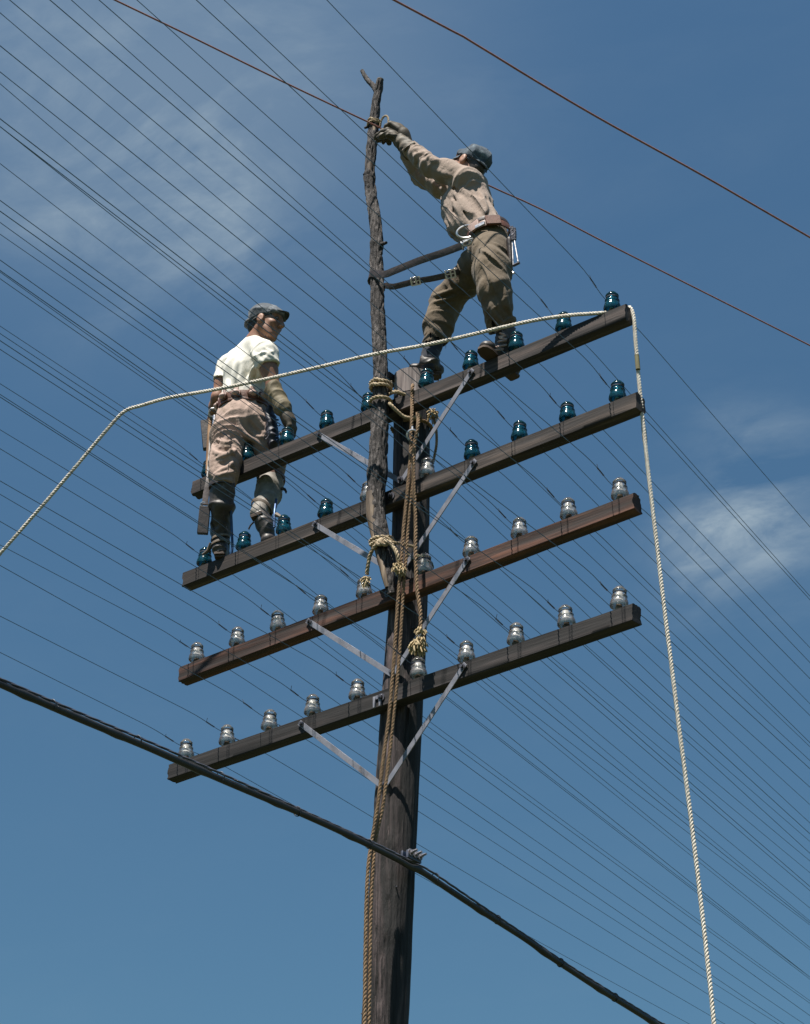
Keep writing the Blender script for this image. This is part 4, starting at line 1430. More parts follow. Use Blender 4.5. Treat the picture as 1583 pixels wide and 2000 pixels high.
def boot_form(H, knee, ankle, heel, toe, rt, ra, up, w=0.044):
    """boot: shaft, heel counter, instep, toe; sole is cut by the caller"""
    H.cap(knee, ankle, rt, ra, k=0.02, flat=0)
    mid = heel + (toe - heel) * 0.45
    H.cap(ankle, heel + up * 0.035, ra, 0.040, k=0.02)
    H.cap(ankle + up * 0.0, mid + up * 0.035, ra * 0.9, 0.040, k=0.03)
    H.cap(heel + up * 0.036, toe + up * 0.034 - (toe - heel) * 0.12, 0.036, w, k=0.02, n=up, ratio=0.8)
    H.slab(heel + up * 0.004, -up, np.minimum(heel, toe) - 0.09, np.maximum(heel, toe) + 0.09)
def sole_mesh(heel, toe, up, w=0.046, block=True):
    T = nrm(toe - heel)
    S = nrm(np.cross(up, T))
    U = np.cross(T, S)
    L = np.linalg.norm(toe - heel)
    prof = [(-0.035, 0.020), (-0.030, 0.032), (0.03, 0.035), (0.10, 0.031), (0.16, 0.040), (L - 0.03, 0.045), (L + 0.01, 0.036), (L + 0.026, 0.018)]
    ring = [heel + T * a + S * b for a, b in prof] + [heel + T * a - S * b for a, b in prof[::-1]]
    n = len(ring)
    V = [p + U * 0.004 for p in ring] + [p - U * 0.010 for p in ring]
    F = [tuple(range(n)), tuple(range(2 * n - 1, n - 1, -1))] + [(i, n + i, n + (i + 1) % n, (i + 1) % n) for i in range(n)]
    hb = box(heel + T * 0.012 - U * 0.015, np.array([T, S, U]), (0.034, 0.030, 0.009))
    return join((np.array(V), F), hb) if block else (np.array(V), F)
# ================================================================== the lineman in the white T-shirt
UP = np.array([0, 0, 1.0])
zL = arm_z(1, -1.2)
LM = thing('person', 'lineman in white T-shirt and tan trousers seen from behind, looking over his right shoulder', 'person', (-1.15, 0.0, zL), 'linemen on the crossarms')
fw = nrm([-0.35, 0.94, 0.0])
J = dict(
    neck=at(501, 664, y=0.00), Ls=at(447, 716, y=0.05), Rs=at(519, 690, y=-0.05), waist=at(478, 788, y=0.02), pelv=at(476, 826, y=0.02), chest=at(482, 722, y=0.02),
    Lh=at(448, 852, y=-0.055), Rh=at(508, 852, y=0.10), Lk=at(437, 925, y=-0.13), Rk=at(532, 930, y=0.15), La=at(431, 1045, y=-0.035), Ra=at(512, 1003, y=0.03),
    Le=at(426, 776, y=0.01), Lw=at(415, 822, y=0.10), Re=at(533, 752, y=-0.02), Rw=at(556, 803, y=0.02))
# --- body: one skin
B = Form(*bounds(list(J.values()) + [at(520, 600, y=0.0)], 0.17), 0.0065)
B.cap(J['waist'], J['chest'], 0.095, 0.115, k=0.03, n=fw, ratio=0.7)
B.cap(J['pelv'], J['waist'], 0.115, 0.095, k=0.03, n=fw, ratio=0.75)
B.cap(J['chest'], J['neck'], 0.10, 0.055, k=0.04, n=fw, ratio=0.7)
for s in 'LR':
    B.cap(J['neck'] - 0.03 * UP, J[s + 's'], 0.055, 0.055, k=0.03)
    B.chain([J['pelv'] * 0.4 + J[s + 'h'] * 0.6, J[s + 'k'], J[s + 'a']], [0.075, 0.050, 0.034], k=0.03)
    B.chain([J[s + 's'], J[s + 's'] * 0.45 + J[s + 'e'] * 0.55, J[s + 'e']], [0.052, 0.049, 0.039], k=0.02)
    B.chain([J[s + 'e'], J[s + 'e'] * 0.6 + J[s + 'w'] * 0.4, J[s + 'w']], [0.041, 0.041, 0.029], k=0.015)
B.cap(J['Re'] * 0.5 + J['Rs'] * 0.5 + np.array([0.01, -0.02, 0]), J['Re'] + np.array([0.006, -0.006, 0.03]), 0.038, 0.028, k=0.02)
hcL = at(521.5, 631, y=0.0)
CMH = nrm([0.62, -0.78, 0.0])
AL = head_axes(0.90 * CM[:, 0] + 0.36 * CMH - 0.22 * UP, UP + 0.05 * CM[:, 0])
Lh_ = add_head(B, hcL, AL, J['neck'] + np.array([0, 0, -0.02]))
lhand = at(424, 838, y=0.16)
hand_form(B, J['Lw'], lhand, lhand - J['Lw'], CM[:, 2] - CM[:, 0], 0.5, 0.7, thumb_side=1)
body = part('body', B.mesh(1), M['skin'], LM)
add_eyes(LM, Lh_, AL)
H_ = Form(*bounds([hcL], 0.16), 0.005)
H_.ell(Lh_(-0.020, 0, 0.030), (0.093, 0.077, 0.086), AL, k=0.01)
H_.cap(Lh_(-0.070, 0.0, -0.03), Lh_(-0.05, 0, -0.045), 0.048, 0.044, k=0.02)
H_.slab(Lh_(0.02, 0, 0), AL[0] - 0.25 * AL[2])
H_.ell(Lh_(0.035, 0.07, -0.035), (0.055, 0.05, 0.07), AL, k=0.01, sub=True)
H_.ell(Lh_(0.035, -0.07, -0.035), (0.055, 0.05, 0.07), AL, k=0.01, sub=True)
part('hair', H_.mesh(1), M['hair'], LM)
hat = thing('cap', '', '', (0, 0, 0))
for k_ in ('label', 'category', 'base'):
    del hat[k_]
hat.parent = LM
hat.location = hcL - np.array(LM.location)
cap_hat(hat, hcL + 0.004 * AL[2], AL, M['grey_blue_cap'], M['dark_band'], 0.062, -0.22, back=0.030, seed=3, slouch=0.0)
# --- T-shirt
S = Form(*bounds([J['neck'], J['Ls'], J['Rs'], J['waist'], J['Le'], J['Re']], 0.19), 0.006)
w0 = at(478, 792, y=0.02)
S.cap(w0, at(478, 760, y=0.02), 0.132, 0.122, k=0.03, n=fw, ratio=0.72, flat=0)
S.cap(at(478, 760, y=0.02), at(484, 718, y=0.015), 0.122, 0.140, k=0.03, n=fw, ratio=0.70)
S.cap(at(484, 718, y=0.015), at(495, 684, y=0.0), 0.140, 0.088, k=0.04, n=fw, ratio=0.72)
S.cap(J['neck'] - 0.035 * UP, J['Ls'], 0.060, 0.066, k=0.03)
S.cap(J['neck'] - 0.035 * UP, J['Rs'], 0.062, 0.068, k=0.03)
eL, eR = J['Ls'] * 0.50 + J['Le'] * 0.50, J['Rs'] * 0.58 + J['Re'] * 0.42
S.cap(J['Ls'], eL, 0.064, 0.066, k=0.025, flat=1)
S.cap(J['Rs'], eR, 0.070, 0.071, k=0.025, flat=1)
S.ell(J['neck'] + 0.030 * UP, (0.062, 0.062, 0.045), None, k=0.012, sub=True)
for f_ in ([(505, 700), (499, 735), (494, 768)], [(497, 712), (488, 742), (482, 772)], [(512, 708), (508, 745), (506, 775)], [(446, 745), (452, 768), (458, 782)], [(492, 690), (506, 700), (512, 716)], [(437, 765), (455, 779), (485, 781)], [(466, 705), (460, 735), (456, 760)], [(476, 700), (474, 740), (470, 772)]):
    S.fold(f_, 0.009, 0.022, depth=0.0055)
for f_ in ([(516, 678), (524, 684), (530, 688)], [(513, 686), (522, 693), (530, 697)], [(512, 693), (520, 701), (528, 704)]):
    S.fold(f_, 0.006, 0.012, depth=0.003)
S.wrinkle([(w0, J['chest'], 0.012, 0.16, 0.07, 0.5), (J['Rs'], eR, 0.008, 0.04, 0.07, 0.3), (J['Ls'], eL, 0.008, 0.04, 0.07, 0.3), (J['chest'], J['neck'], 0.006, 0.12, 0.08, 0.4)], 2)
# open below and at the sleeves so the skin shows inside
S.cap(eR + (eR - J['Rs']) * 0.35, eR - (eR - J['Rs']) * 0.10, 0.060, 0.050, k=0.004, sub=True)
S.cap(eL + (eL - J['Ls']) * 0.35, eL - (eL - J['Ls']) * 0.10, 0.055, 0.048, k=0.004, sub=True)
part('shirt', S.mesh(1), M['white_shirt'], LM)
# --- trousers
T_ = Form(*bounds([w0, J['Lh'], J['Rh'], J['Lk'], J['Rk'], at(434, 950, y=-0.12)], 0.20), 0.006)
fh = nrm([-0.62, 0.78, 0.0])
T_.cap(at(477, 790, y=0.02), at(474, 828, y=0.02), 0.128, 0.150, k=0.03, n=fh, ratio=0.78, flat=0)
T_.cap(at(474, 826, y=0.02), at(452, 850, y=-0.03), 0.135, 0.105, k=0.05)
T_.cap(at(474, 826, y=0.02), at(506, 850, y=0.08), 0.130, 0.105, k=0.05)
Lb = at(436, 948, y=-0.12)
T_.chain([at(450, 852, y=-0.045), at(440, 905, y=-0.10), Lb], [0.104, 0.084, 0.072], k=0.03)
T_.chain([at(508, 852, y=0.09), at(526, 905, y=0.14), at(531, 938, y=0.15)], [0.100, 0.080, 0.070], k=0.03)
T_.wrinkle([(at(450, 850, y=-0.045), at(440, 905, y=-0.10), 0.016, 0.042, 0.24, 0.45), (at(440, 905, y=-0.10), Lb, 0.018, 0.030, 0.24, 0.3), (at(508, 852, y=0.09), at(531, 938, y=0.15), 0.015, 0.04, 0.22, 0.3), (at(477, 790, y=0.02), at(474, 835, y=0.02), 0.010, 0.22, 0.05, 0.6)], 5, gain=2.1)
for f_, r_ in (([(463, 815), (469, 834), (481, 850), (500, 862), (516, 872)], 0.013), ([(497, 805), (508, 822), (518, 838)], 0.010), ([(500, 852), (512, 854), (517, 853)], 0.008),
               ([(424, 858), (440, 865), (452, 862)], 0.009), ([(415, 868), (418, 880), (430, 888), (450, 884), (461, 878)], 0.013), ([(461, 880), (440, 889), (424, 895)], 0.008),
               ([(416, 930), (430, 920), (446, 912), (455, 902)], 0.010), ([(419, 935), (436, 926), (455, 922)], 0.008), ([(420, 940), (437, 937), (452, 940)], 0.010), ([(414, 880), (413, 905), (414, 930)], 0.010), ([(440, 872), (452, 880), (460, 890)], 0.007)):
    T_.fold(f_, r_, 0.012, depth=0.002)
T_.slab(Lb - 0.012 * UP, -UP + 0.0 * fh, at(436, 960, y=-0.12) - 0.13, at(436, 960, y=-0.12) + np.array([0.13, 0.11, 0.09]))
for f_ in ([(486, 820), (496, 836), (508, 846)], [(430, 850), (444, 858), (458, 852)], [(425, 876), (440, 880), (452, 874)], [(425, 902), (436, 906), (448, 898)]):
    T_.fold(f_, 0.010, 0.014, sub=True, depth=0.002)
part('trousers', T_.mesh(1), M['khaki_trousers'], LM)
# --- boots and leggings
def left_boot():
    kn, an = at(434, 946, y=-0.12), at(431, 1040, y=-0.03)
    he = np.array(at(431, 1078, y=-0.035))
    he[2] = zL + 0.016
    to = he + 0.185 * nrm([-0.55, 0.83, 0.0])
    H = Form(*bounds([kn, an, he, to], 0.12), 0.006)
    H.chain([kn, at(434, 985, y=-0.09), at(431, 1025, y=-0.045)], [0.070, 0.068, 0.052], k=0.03, flat=0)
    boot_form(H, at(431, 1025, y=-0.045), an, he, to, 0.052, 0.047, UP)
    H.wrinkle([(kn, an, 0.012, 0.05, 0.12, 0.3), (an, he, 0.010, 0.022, 0.10, 0.2)], 8)
    b = part('boot', H.mesh(1), M['boot_dark'], LM, label='tall dark boot under the trouser leg in front of the crossarm')
    part('sole', sole_mesh(he, to, UP), M['sole'], b)
    t = spline([kn + 0.073 * np.array([math.cos(a), math.sin(a), 0.06 * math.sin(a)]) for a in np.linspace(0, 2 * np.pi, 17)], 0.015)
    part('boot_strap', ribbon(t - 0.012 * UP, 0.026, 0.006, UP), M['dark_leather'], b)
    for zq, rr_ in ((1052, 0.052), (1062, 0.053)):
        c = at(431, zq, y=-0.035)
        t = spline([c + rr_ * np.array([math.cos(a), math.sin(a), 0.25 * math.sin(a + 0.6)]) for a in np.linspace(0, 2 * np.pi, 17)], 0.012)
        part('ankle_strap', ribbon(t, 0.014, 0.005, UP), M['boot_brown'], b)
    # climbing iron: shank up the inside of the leg and the gaff by the heel
    part('climbing_iron', tube(spline([at(451, 985, y=-0.075), at(453, 1030, y=-0.04), at(454, 1072, y=-0.03), at(448, 1086, y=-0.03), at(432, 1087, y=-0.03)], 0.01), 0.0075, 8), M['blue_steel'], b)
    part('gaff', tube(spline([at(414, 1062, y=-0.04), at(406, 1076, y=-0.045), at(396, 1083, y=-0.05)], 0.008), np.linspace(0.016, 0.006, len(spline([at(414, 1062, y=-0.04), at(406, 1076, y=-0.045), at(396, 1083, y=-0.05)], 0.008))), 8), M['boot_brown'], b)
left_boot()
def right_boot():
    kn, an = at(530, 935, y=0.15), at(512, 998, y=0.06)
    he, to = at(505, 1003, y=0.005), at(524, 1044, y=0.05)
    to[2] = zL + 0.05
    H = Form(*bounds([kn, an, he, to], 0.12), 0.006)
    H.chain([kn, at(524, 965, y=0.12), at(517, 985, y=0.08)], [0.076, 0.072, 0.060], k=0.02, flat=0)
    H.cap(at(517, 985, y=0.08), he, 0.055, 0.042, k=0.03)
    H.wrinkle([(kn, an, 0.012, 0.05, 0.2, 0.4)], 9)
    b = part('legging', H.mesh(1), M['boot_grey'], LM, label='grey leather legging buckled over the right shin')
    H = Form(*bounds([an, he, to], 0.12), 0.005)
    H.cap(he + np.array([0.012, 0.012, -0.01]), at(517, 1024, y=0.03), 0.040, 0.046, k=0.02)
    H.cap(at(517, 1022, y=0.03), to, 0.046, 0.040, k=0.02)
    H.cap(he, he - 0.012 * UP, 0.036, 0.036, k=0.02)
    H.slab(np.array([0, 0, zL + 0.010]), -UP, to - 0.12, to + 0.12)
    H.wrinkle([(he, to, 0.008, 0.03, 0.10, 0.2)], 9)
    b2 = part('boot', H.mesh(1), M['boot_dark'], LM, label='dark boot bent at the toe with the heel raised')
    hq = at(503, 1008, y=-0.01)
    part('heel_block', box(hq, axes(to - he, CM[:, 2]), (0.010, 0.036, 0.032)), M['sole'], b2)
    t = spline([at(532, 936, y=0.15) + 0.074 * np.array([math.cos(a), math.sin(a), 0.22 * math.sin(a + 2.6)]) for a in np.linspace(0, 2 * np.pi, 17)], 0.015)
    part('boot_strap', ribbon(t, 0.026, 0.006, UP), M['brown_leather'], b)
    part('boot_strap', ribbon(spline([at(549, 955, y=0.11), at(556, 955, y=0.10), at(560, 962, y=0.10)], 0.008), 0.018, 0.004, CM[:, 1]), M['dark_leather'], b)
    c = at(512, 992, y=0.05)
    t = spline([c + 0.060 * np.array([math.cos(a), math.sin(a), -0.5 * math.sin(a + 0.3)]) for a in np.linspace(0, 2 * np.pi, 17)], 0.012)
    part('ankle_strap', ribbon(t, 0.020, 0.005, UP), M['boot_brown'], b)
    part('gaff', tube(np.array([at(540, 1005, y=0.02), at(552, 1011, y=0.02)]), [0.014, 0.007], 8), M['boot_brown'], b)
    part('climbing_iron', tube(spline([at(540, 975, y=0.08), at(537, 1000, y=0.04), at(536, 1030, y=0.03)], 0.01), 0.007, 8), M['blue_steel'], b)
    part('strap_end', tube(spline([at(496, 1020, y=0.0), at(490, 1026, y=0.0), at(486, 1034, y=0.0)], 0.006), [0.005] * len(spline([at(496, 1020, y=0.0), at(490, 1026, y=0.0), at(486, 1034, y=0.0)], 0.006)), 6), M['dark_leather'], b)
right_boot()
# --- the gauntlet glove on the right hand, resting on an insulator
G = Form(*bounds([J['Re'], at(575, 850, y=0.03)], 0.10), 0.0045)
g0, g1 = at(531.5, 757, y=-0.015), at(553, 798, y=0.015)
G.cap(g0, g1, 0.058, 0.046, k=0.01, flat=0)
G.cap(g1, J['Rw'], 0.046, 0.040, k=0.02)
G.wrinkle([(g0, g1, 0.010, 0.05, 0.10, 0.4), (g1, J['Rw'], 0.012, 0.02, 0.10, 0.2)], 4)
G.cap(g0 - (g1 - g0) * 0.3, g0 + (g1 - g0) * 0.25, 0.052, 0.048, k=0.003, sub=True)
part('gauntlet', G.mesh(1), M['olive_glove'], LM, label='long olive leather gauntlet cuff on the right forearm')
G = Form(*bounds([J['Rw'], at(575, 850, y=0.03)], 0.11), 0.004)
pm = at(565, 822, y=0.045)
G.cap(J['Rw'], pm, 0.040, 0.042, k=0.02)
hand_form(G, J['Rw'], pm, at(569, 838, y=0.06) - J['Rw'], CM[:, 0] * 0.9 + 0.35 * CM[:, 2], 0.5, 0.85, thumb_side=-1, s=1.18, r=0.0125)
part('glove', G.mesh(1), M['dark_glove'], LM)
# --- tool belt
bc = [at(px, py, y=yy) for px, py, yy in ((427, 793, 0.03), (441, 789, -0.05), (458, 786, -0.09), (478, 784, -0.10), (498, 785, -0.085), (515, 790, -0.04), (524, 796, 0.04))]
belt_c = at(477, 789, y=0.02)
rad_ = lambda a, r=1.0: belt_c + 0.148 * r * (math.cos(a) * np.array([fh[1], -fh[0], 0]) + 0.80 * math.sin(a) * fh)
tb = np.linspace(0, 2 * np.pi, 41)
bt = thing('tool_belt', '', '', (0, 0, 0))
for k_ in ('label', 'category', 'base'):
    del bt[k_]
bt.parent = LM
bt.location = belt_c - np.array(LM.location)
part('belt', ribbon(np.array([rad_(a) for a in tb]), 0.044, 0.009, UP), M['brown_leather'], bt)
part('belt', ribbon(np.array([rad_(a, 1.0) - 0.034 * UP for a in tb]), 0.016, 0.008, UP), M['brown_leather'], bt)
for px, py in ((428, 792), (444, 787), (463, 785), (491, 785), (506, 790), (516, 799)):
    d = ray(px, py)
    best = min(np.linspace(0, 2 * np.pi, 200), key=lambda a: np.linalg.norm(np.cross(rad_(a, 1.06) - CAM, d)) + (0.3 if np.dot(rad_(a) - belt_c, fh) > 0.03 else 0))
    q = rad_(best, 1.06)
    nn = nrm(q - belt_c)
    part('belt_loop', torus(q - 0.002 * UP, nn, 0.024, 0.0075, 20, 8, stretch=(1.15, 0.85)), M['brown_leather'], bt)
    part('belt_stud', ball(q + 0.004 * nn, (0.025, 0.025, 0.019)), M['pale_leather'], bt)
    part('loop_tab', box(q + 0.030 * UP - 0.006 * nn, np.array([nrm(np.cross(nn, UP)), nn, UP]), (0.013, 0.006, 0.020)), M['pale_leather'], bt)
# hanging from the left hip: holster, hammer handle, folded safety strap
hip = at(415, 805, y=-0.02)
part('ring', torus(at(417, 806, y=-0.03), CM[:, 2], 0.026, 0.006, 20, 8), M['steel'], bt)
part('holster', box(at(403, 850, y=0.02), axes(CM[:, 0] * 0.98 + 0.12 * UP, UP), (0.026, 0.020, 0.10)), M['dark_leather'], bt)
part('tool_handle', tube(spline([at(412, 818, y=-0.02), at(409, 850, y=-0.03), at(407, 890, y=-0.035), at(406, 925, y=-0.05)], 0.02), 0.0125, 10), M['wood_handle'], bt)
part('tool_ferrule', tube(spline([at(420, 812, y=-0.05), at(418, 835, y=-0.055), at(416, 848, y=-0.055)], 0.01), 0.0115, 10), M['steel'], bt)
part('hanging_strap', ribbon(spline([at(415, 848, y=-0.055), at(413, 890, y=-0.09), at(409, 935, y=-0.13), at(403, 965, y=-0.14), at(401, 986, y=-0.14)], 0.015), 0.034, 0.012, CM[:, 0]), M['strap'], bt)
part('strap_clip', torus(at(400, 986, y=-0.14), CM[:, 2], 0.022, 0.005, 20, 6, stretch=(1.0, 0.6)), M['steel'], bt)
e0, e1 = at(401, 990, y=-0.14), at(396, 1043, y=-0.13)
part('strap_end', box((e0 + e1) / 2, axes(e1 - e0, CM[:, 2]), (np.linalg.norm(e1 - e0) / 2, 0.031, 0.016)), M['dark_leather'], bt)
# pouch and keys on the right hip
pq = at(531, 835, y=0.06)
Pf = Form(*bounds([at(529, 800, y=0.05), at(533, 875, y=0.07)], 0.10), 0.006)
Pf.cap(at(527, 806, y=0.05), at(533, 862, y=0.07), 0.042, 0.052, k=0.02, n=CM[:, 0], ratio=0.7)
Pf.wrinkle([(at(527, 806, y=0.05), at(533, 862, y=0.07), 0.012, 0.04, 0.06, 0.3)], 6)
part('tool_pouch', Pf.mesh(1), M['pouch'], bt)
part('hook', torus(at(522, 849, y=-0.01), nrm(CM[:, 2] + 0.4 * CM[:, 0]), 0.022, 0.003, 20, 6, stretch=(0.5, 1.4)), M['dark_steel'], bt)
for k in range(5):
    q = at(541 + 3 * (k % 2), 820 + 9 * k, y=0.05)
    part('chain_link', torus(q, nrm(rng.randn(3)), 0.011, 0.003, 14, 6), M['blue_steel'], bt)

# ================================================================== the lineman in the tan shirt
zR = arm_z(0, 0.7)
RM = thing('person', 'lineman in tan shirt and olive trousers leaning back and reaching to the branch', 'person', (0.62, 0.0, zR), 'linemen on the crossarms')
K = dict(neck=at(921, 352, y=0.06), Ls=at(905, 352, y=-0.02), Rs=at(893, 372, y=0.17), chest=at(908, 395, y=0.07), belly=at(925, 432, y=0.07), waist=at(950, 458, y=0.06), pelv=at(958, 485, y=0.06),
         Lh=at(968, 495, y=-0.03), Rh=at(940, 505, y=0.15), Lk=at(965, 565, y=-0.09), Rk=at(870, 592, y=0.19), La=at(990, 655, y=0.03), Ra=at(843, 692, y=0.16),
         Le=at(843, 326, y=-0.10), Lw=at(800, 290, y=-0.145), Re=at(826, 345, y=0.08), Rw=at(789, 284, y=-0.08))
fr = nrm([-0.62, -0.74, 0.0])
B = Form(*bounds(list(K.values()) + [at(925, 285, y=0.05)], 0.17), 0.0068)
B.chain([K['pelv'], K['waist'], K['belly'], K['chest'], K['neck']], [0.085, 0.085, 0.095, 0.10, 0.055], k=0.03)
for s in 'LR':
    B.cap(K['neck'] - 0.03 * UP, K[s + 's'], 0.055, 0.055, k=0.03)
    B.chain([K[s + 's'], K[s + 'e'], K[s + 'w']], [0.050, 0.040, 0.028], k=0.02)
    B.chain([K['pelv'] * 0.35 + K[s + 'h'] * 0.65, K[s + 'k'], K[s + 'a']], [0.062, 0.046, 0.034], k=0.02)
hcR = at(917, 323, y=0.06)
AR = head_axes(-0.78 * CM[:, 0] - 0.48 * CMH + 0.36 * UP, UP + 0.25 * CM[:, 0])
Rh_ = add_head(B, hcR, AR, K['neck'])
part('body', B.mesh(1), M['skin'], RM)
add_eyes(RM, Rh_, AR)
H_ = Form(*bounds([hcR], 0.16), 0.005)
H_.ell(Rh_(-0.020, 0, 0.030), (0.093, 0.077, 0.086), AR, k=0.01)
H_.cap(Rh_(-0.070, 0.0, -0.03), Rh_(-0.05, 0, -0.05), 0.050, 0.046, k=0.02)
H_.slab(Rh_(0.02, 0, 0), AR[0] - 0.25 * AR[2])
H_.ell(Rh_(0.035, 0.07, -0.035), (0.055, 0.05, 0.07), AR, k=0.01, sub=True)
H_.ell(Rh_(0.035, -0.07, -0.035), (0.055, 0.05, 0.07), AR, k=0.01, sub=True)
part('hair', H_.mesh(1), M['hair'], RM)
hat = thing('cap', '', '', (0, 0, 0))
for k_ in ('label', 'category', 'base'):
    del hat[k_]
hat.parent = RM
hat.location = hcR - np.array(RM.location)
cap_hat(hat, hcR + 0.006 * AR[2], AR, M['blue_cap'], M['blue_cap'], 0.070, 0.05, back=0.055, seed=8, slouch=0.006, size=0.90)
# --- shirt
S = Form(*bounds([K['neck'], K['Ls'], K['Rs'], K['waist'], K['Le'], K['Re'], K['Lw'], K['Rw']], 0.19), 0.0062)
S.cap(at(949, 458, y=0.06), at(926, 434, y=0.06), 0.110, 0.120, k=0.03, flat=0)
S.cap(at(926, 434, y=0.06), at(910, 396, y=0.07), 0.120, 0.122, k=0.04)
S.cap(at(900, 440, y=0.05), at(893, 420, y=0.05), 0.070, 0.075, k=0.05)
S.cap(at(912, 396, y=0.07), at(917, 366, y=0.07), 0.132, 0.090, k=0.05)
S.cap(at(934, 372, y=0.10), at(935, 398, y=0.09), 0.058, 0.062, k=0.05)
S.cap(K['neck'] - 0.03 * UP, K['Ls'], 0.055, 0.070, k=0.04)
S.cap(K['neck'] - 0.03 * UP, K['Rs'], 0.055, 0.070, k=0.04)
wL = K['Lw'] + (K['Le'] - K['Lw']) * 0.04
wR = K['Rw'] + (K['Re'] - K['Rw']) * 0.10
S.chain([K['Ls'], at(876, 336, y=-0.055), K['Le']], [0.066, 0.059, 0.055], k=0.035)
S.cap(K['Le'], wL, 0.055, 0.046, k=0.02, flat=1)
S.chain([K['Rs'], at(862, 362, y=0.13), K['Re']], [0.068, 0.062, 0.057], k=0.03)
S.cap(K['Re'], wR, 0.057, 0.045, k=0.02, flat=1)
for f_, r_ in (([(905, 372), (922, 392), (940, 418), (955, 440)], 0.012), ([(892, 378), (908, 400), (926, 424), (942, 444)], 0.012), ([(882, 392), (896, 412), (910, 436)], 0.011), ([(872, 402), (884, 424), (892, 446)], 0.010), ([(925, 385), (940, 402), (952, 424)], 0.010),
               ([(884, 344), (868, 340), (850, 330)], 0.008), ([(830, 300), (845, 312), (858, 318)], 0.010), ([(806, 300), (816, 308), (812, 322)], 0.009), ([(822, 304), (828, 320), (822, 334)], 0.008), ([(842, 350), (852, 362), (864, 372)], 0.010), ([(852, 348), (864, 358), (872, 366)], 0.008), ([(940, 380), (946, 400), (950, 416)], 0.009)):
    S.fold(f_, r_, 0.013, depth=0.0025)
for f_, r_ in (([(886, 384), (902, 408), (918, 430)], 0.009), ([(914, 376), (930, 400), (946, 424)], 0.009), ([(878, 362), (892, 372), (900, 384)], 0.014), ([(812, 296), (822, 304), (836, 302)], 0.009), ([(876, 396), (888, 420), (898, 444)], 0.009), ([(806, 310), (816, 318), (818, 330)], 0.008)):
    S.fold(f_, r_, 0.010, sub=True, depth=0.003)
S.wrinkle([(K['waist'], K['chest'], 0.015, 0.34, 0.040, 1.4), (K['Ls'], K['Le'], 0.012, 0.040, 0.22, 0.35), (K['Le'], wL, 0.013, 0.030, 0.20, 0.3), (K['Rs'], K['Re'], 0.012, 0.036, 0.22, 0.35), (K['Re'], wR, 0.012, 0.030, 0.20, 0.3), (K['chest'], K['neck'], 0.007, 0.05, 0.16, 0.5)], 12, gain=2.0)
# collar
S.cap(at(900, 338, y=-0.01), at(924, 342, y=0.01), 0.028, 0.026, k=0.04)
S.cap(at(924, 342, y=0.01), at(942, 355, y=0.10), 0.026, 0.026, k=0.03)
S.cap(at(905, 332, y=0.03), at(912, 338, y=0.0), 0.018, 0.020, k=0.02)
shirt = part('shirt', S.mesh(1), M['tan_shirt'], RM)
# patch pocket under the arm
pk = [S.hit(x, y) for x, y in ((860, 383), (872, 384), (884, 394))]
pkb = [S.hit(x, y) for x, y in ((862, 402), (873, 405), (884, 412))]
toc = nrm(CAM - pk[1])
Vp = [p + toc * 0.006 for p in pk + pkb] + [p - toc * 0.006 for p in pk + pkb]
part('pocket', (np.array(Vp), [(0, 1, 4, 3), (1, 2, 5, 4), (6, 9, 10, 7), (7, 10, 11, 8), (0, 6, 7, 1), (1, 7, 8, 2), (3, 4, 10, 9), (4, 5, 11, 10), (0, 3, 9, 6), (2, 8, 11, 5)]), M['tan_shirt'], shirt)
# --- trousers
T_ = Form(*bounds([K['waist'], K['Lh'], K['Rh'], K['Lk'], K['Rk'], at(985, 645, y=0.0), at(845, 682, y=0.16)], 0.19), 0.0062)
T_.cap(at(951, 455, y=0.06), at(956, 485, y=0.06), 0.106, 0.116, k=0.03, flat=0)
hemL, hemR = at(983, 645, y=0.015), at(846, 680, y=0.165)
T_.chain([at(960, 492, y=0.0), at(962, 530, y=-0.06), at(966, 565, y=-0.085)], [0.102, 0.095, 0.084], k=0.04)
T_.chain([at(966, 565, y=-0.085), at(973, 605, y=-0.05), hemL], [0.084, 0.076, 0.075], k=0.03, flat=1)
T_.chain([at(942, 502, y=0.13), at(908, 548, y=0.17), at(872, 590, y=0.19)], [0.100, 0.086, 0.084], k=0.04)
T_.chain([at(872, 590, y=0.19), at(858, 640, y=0.18), hemR], [0.085, 0.082, 0.071], k=0.03, flat=1)
T_.wrinkle([(at(960, 490, y=0.0), at(966, 565, y=-0.085), 0.015, 0.055, 0.24, 0.8), (at(966, 565, y=-0.085), hemL, 0.016, 0.05, 0.22, 0.6), (at(942, 502, y=0.13), at(872, 590, y=0.19), 0.015, 0.04, 0.26, 0.35), (at(872, 590, y=0.19), hemR, 0.015, 0.05, 0.22, 0.5)], 21)
for f_, r_ in (([(936, 484), (950, 496), (972, 514), (988, 530)], 0.010), ([(952, 478), (968, 490), (985, 502)], 0.010), ([(934, 505), (946, 524), (958, 548), (968, 575)], 0.010), ([(962, 474), (978, 482), (990, 492)], 0.009),
               ([(845, 578), (862, 574), (885, 566), (898, 562)], 0.009), ([(848, 590), (868, 586), (892, 578)], 0.009), ([(852, 602), (872, 598), (890, 592)], 0.007), ([(836, 630), (852, 642), (864, 656)], 0.009), ([(958, 592), (966, 612), (980, 628)], 0.010), ([(985, 560), (990, 590), (1000, 618)], 0.010), ([(895, 548), (905, 556), (912, 566)], 0.014)):
    T_.fold(f_, r_, 0.012, depth=0.002)
for f_, r_ in (([(942, 492), (958, 506), (978, 524)], 0.009), ([(938, 520), (948, 545), (952, 570)], 0.010), ([(850, 584), (870, 580), (892, 571)], 0.007), ([(950, 612), (958, 626), (964, 634)], 0.009), ([(970, 575), (980, 596), (990, 612)], 0.008)):
    T_.fold(f_, r_, 0.010, sub=True, depth=0.003)
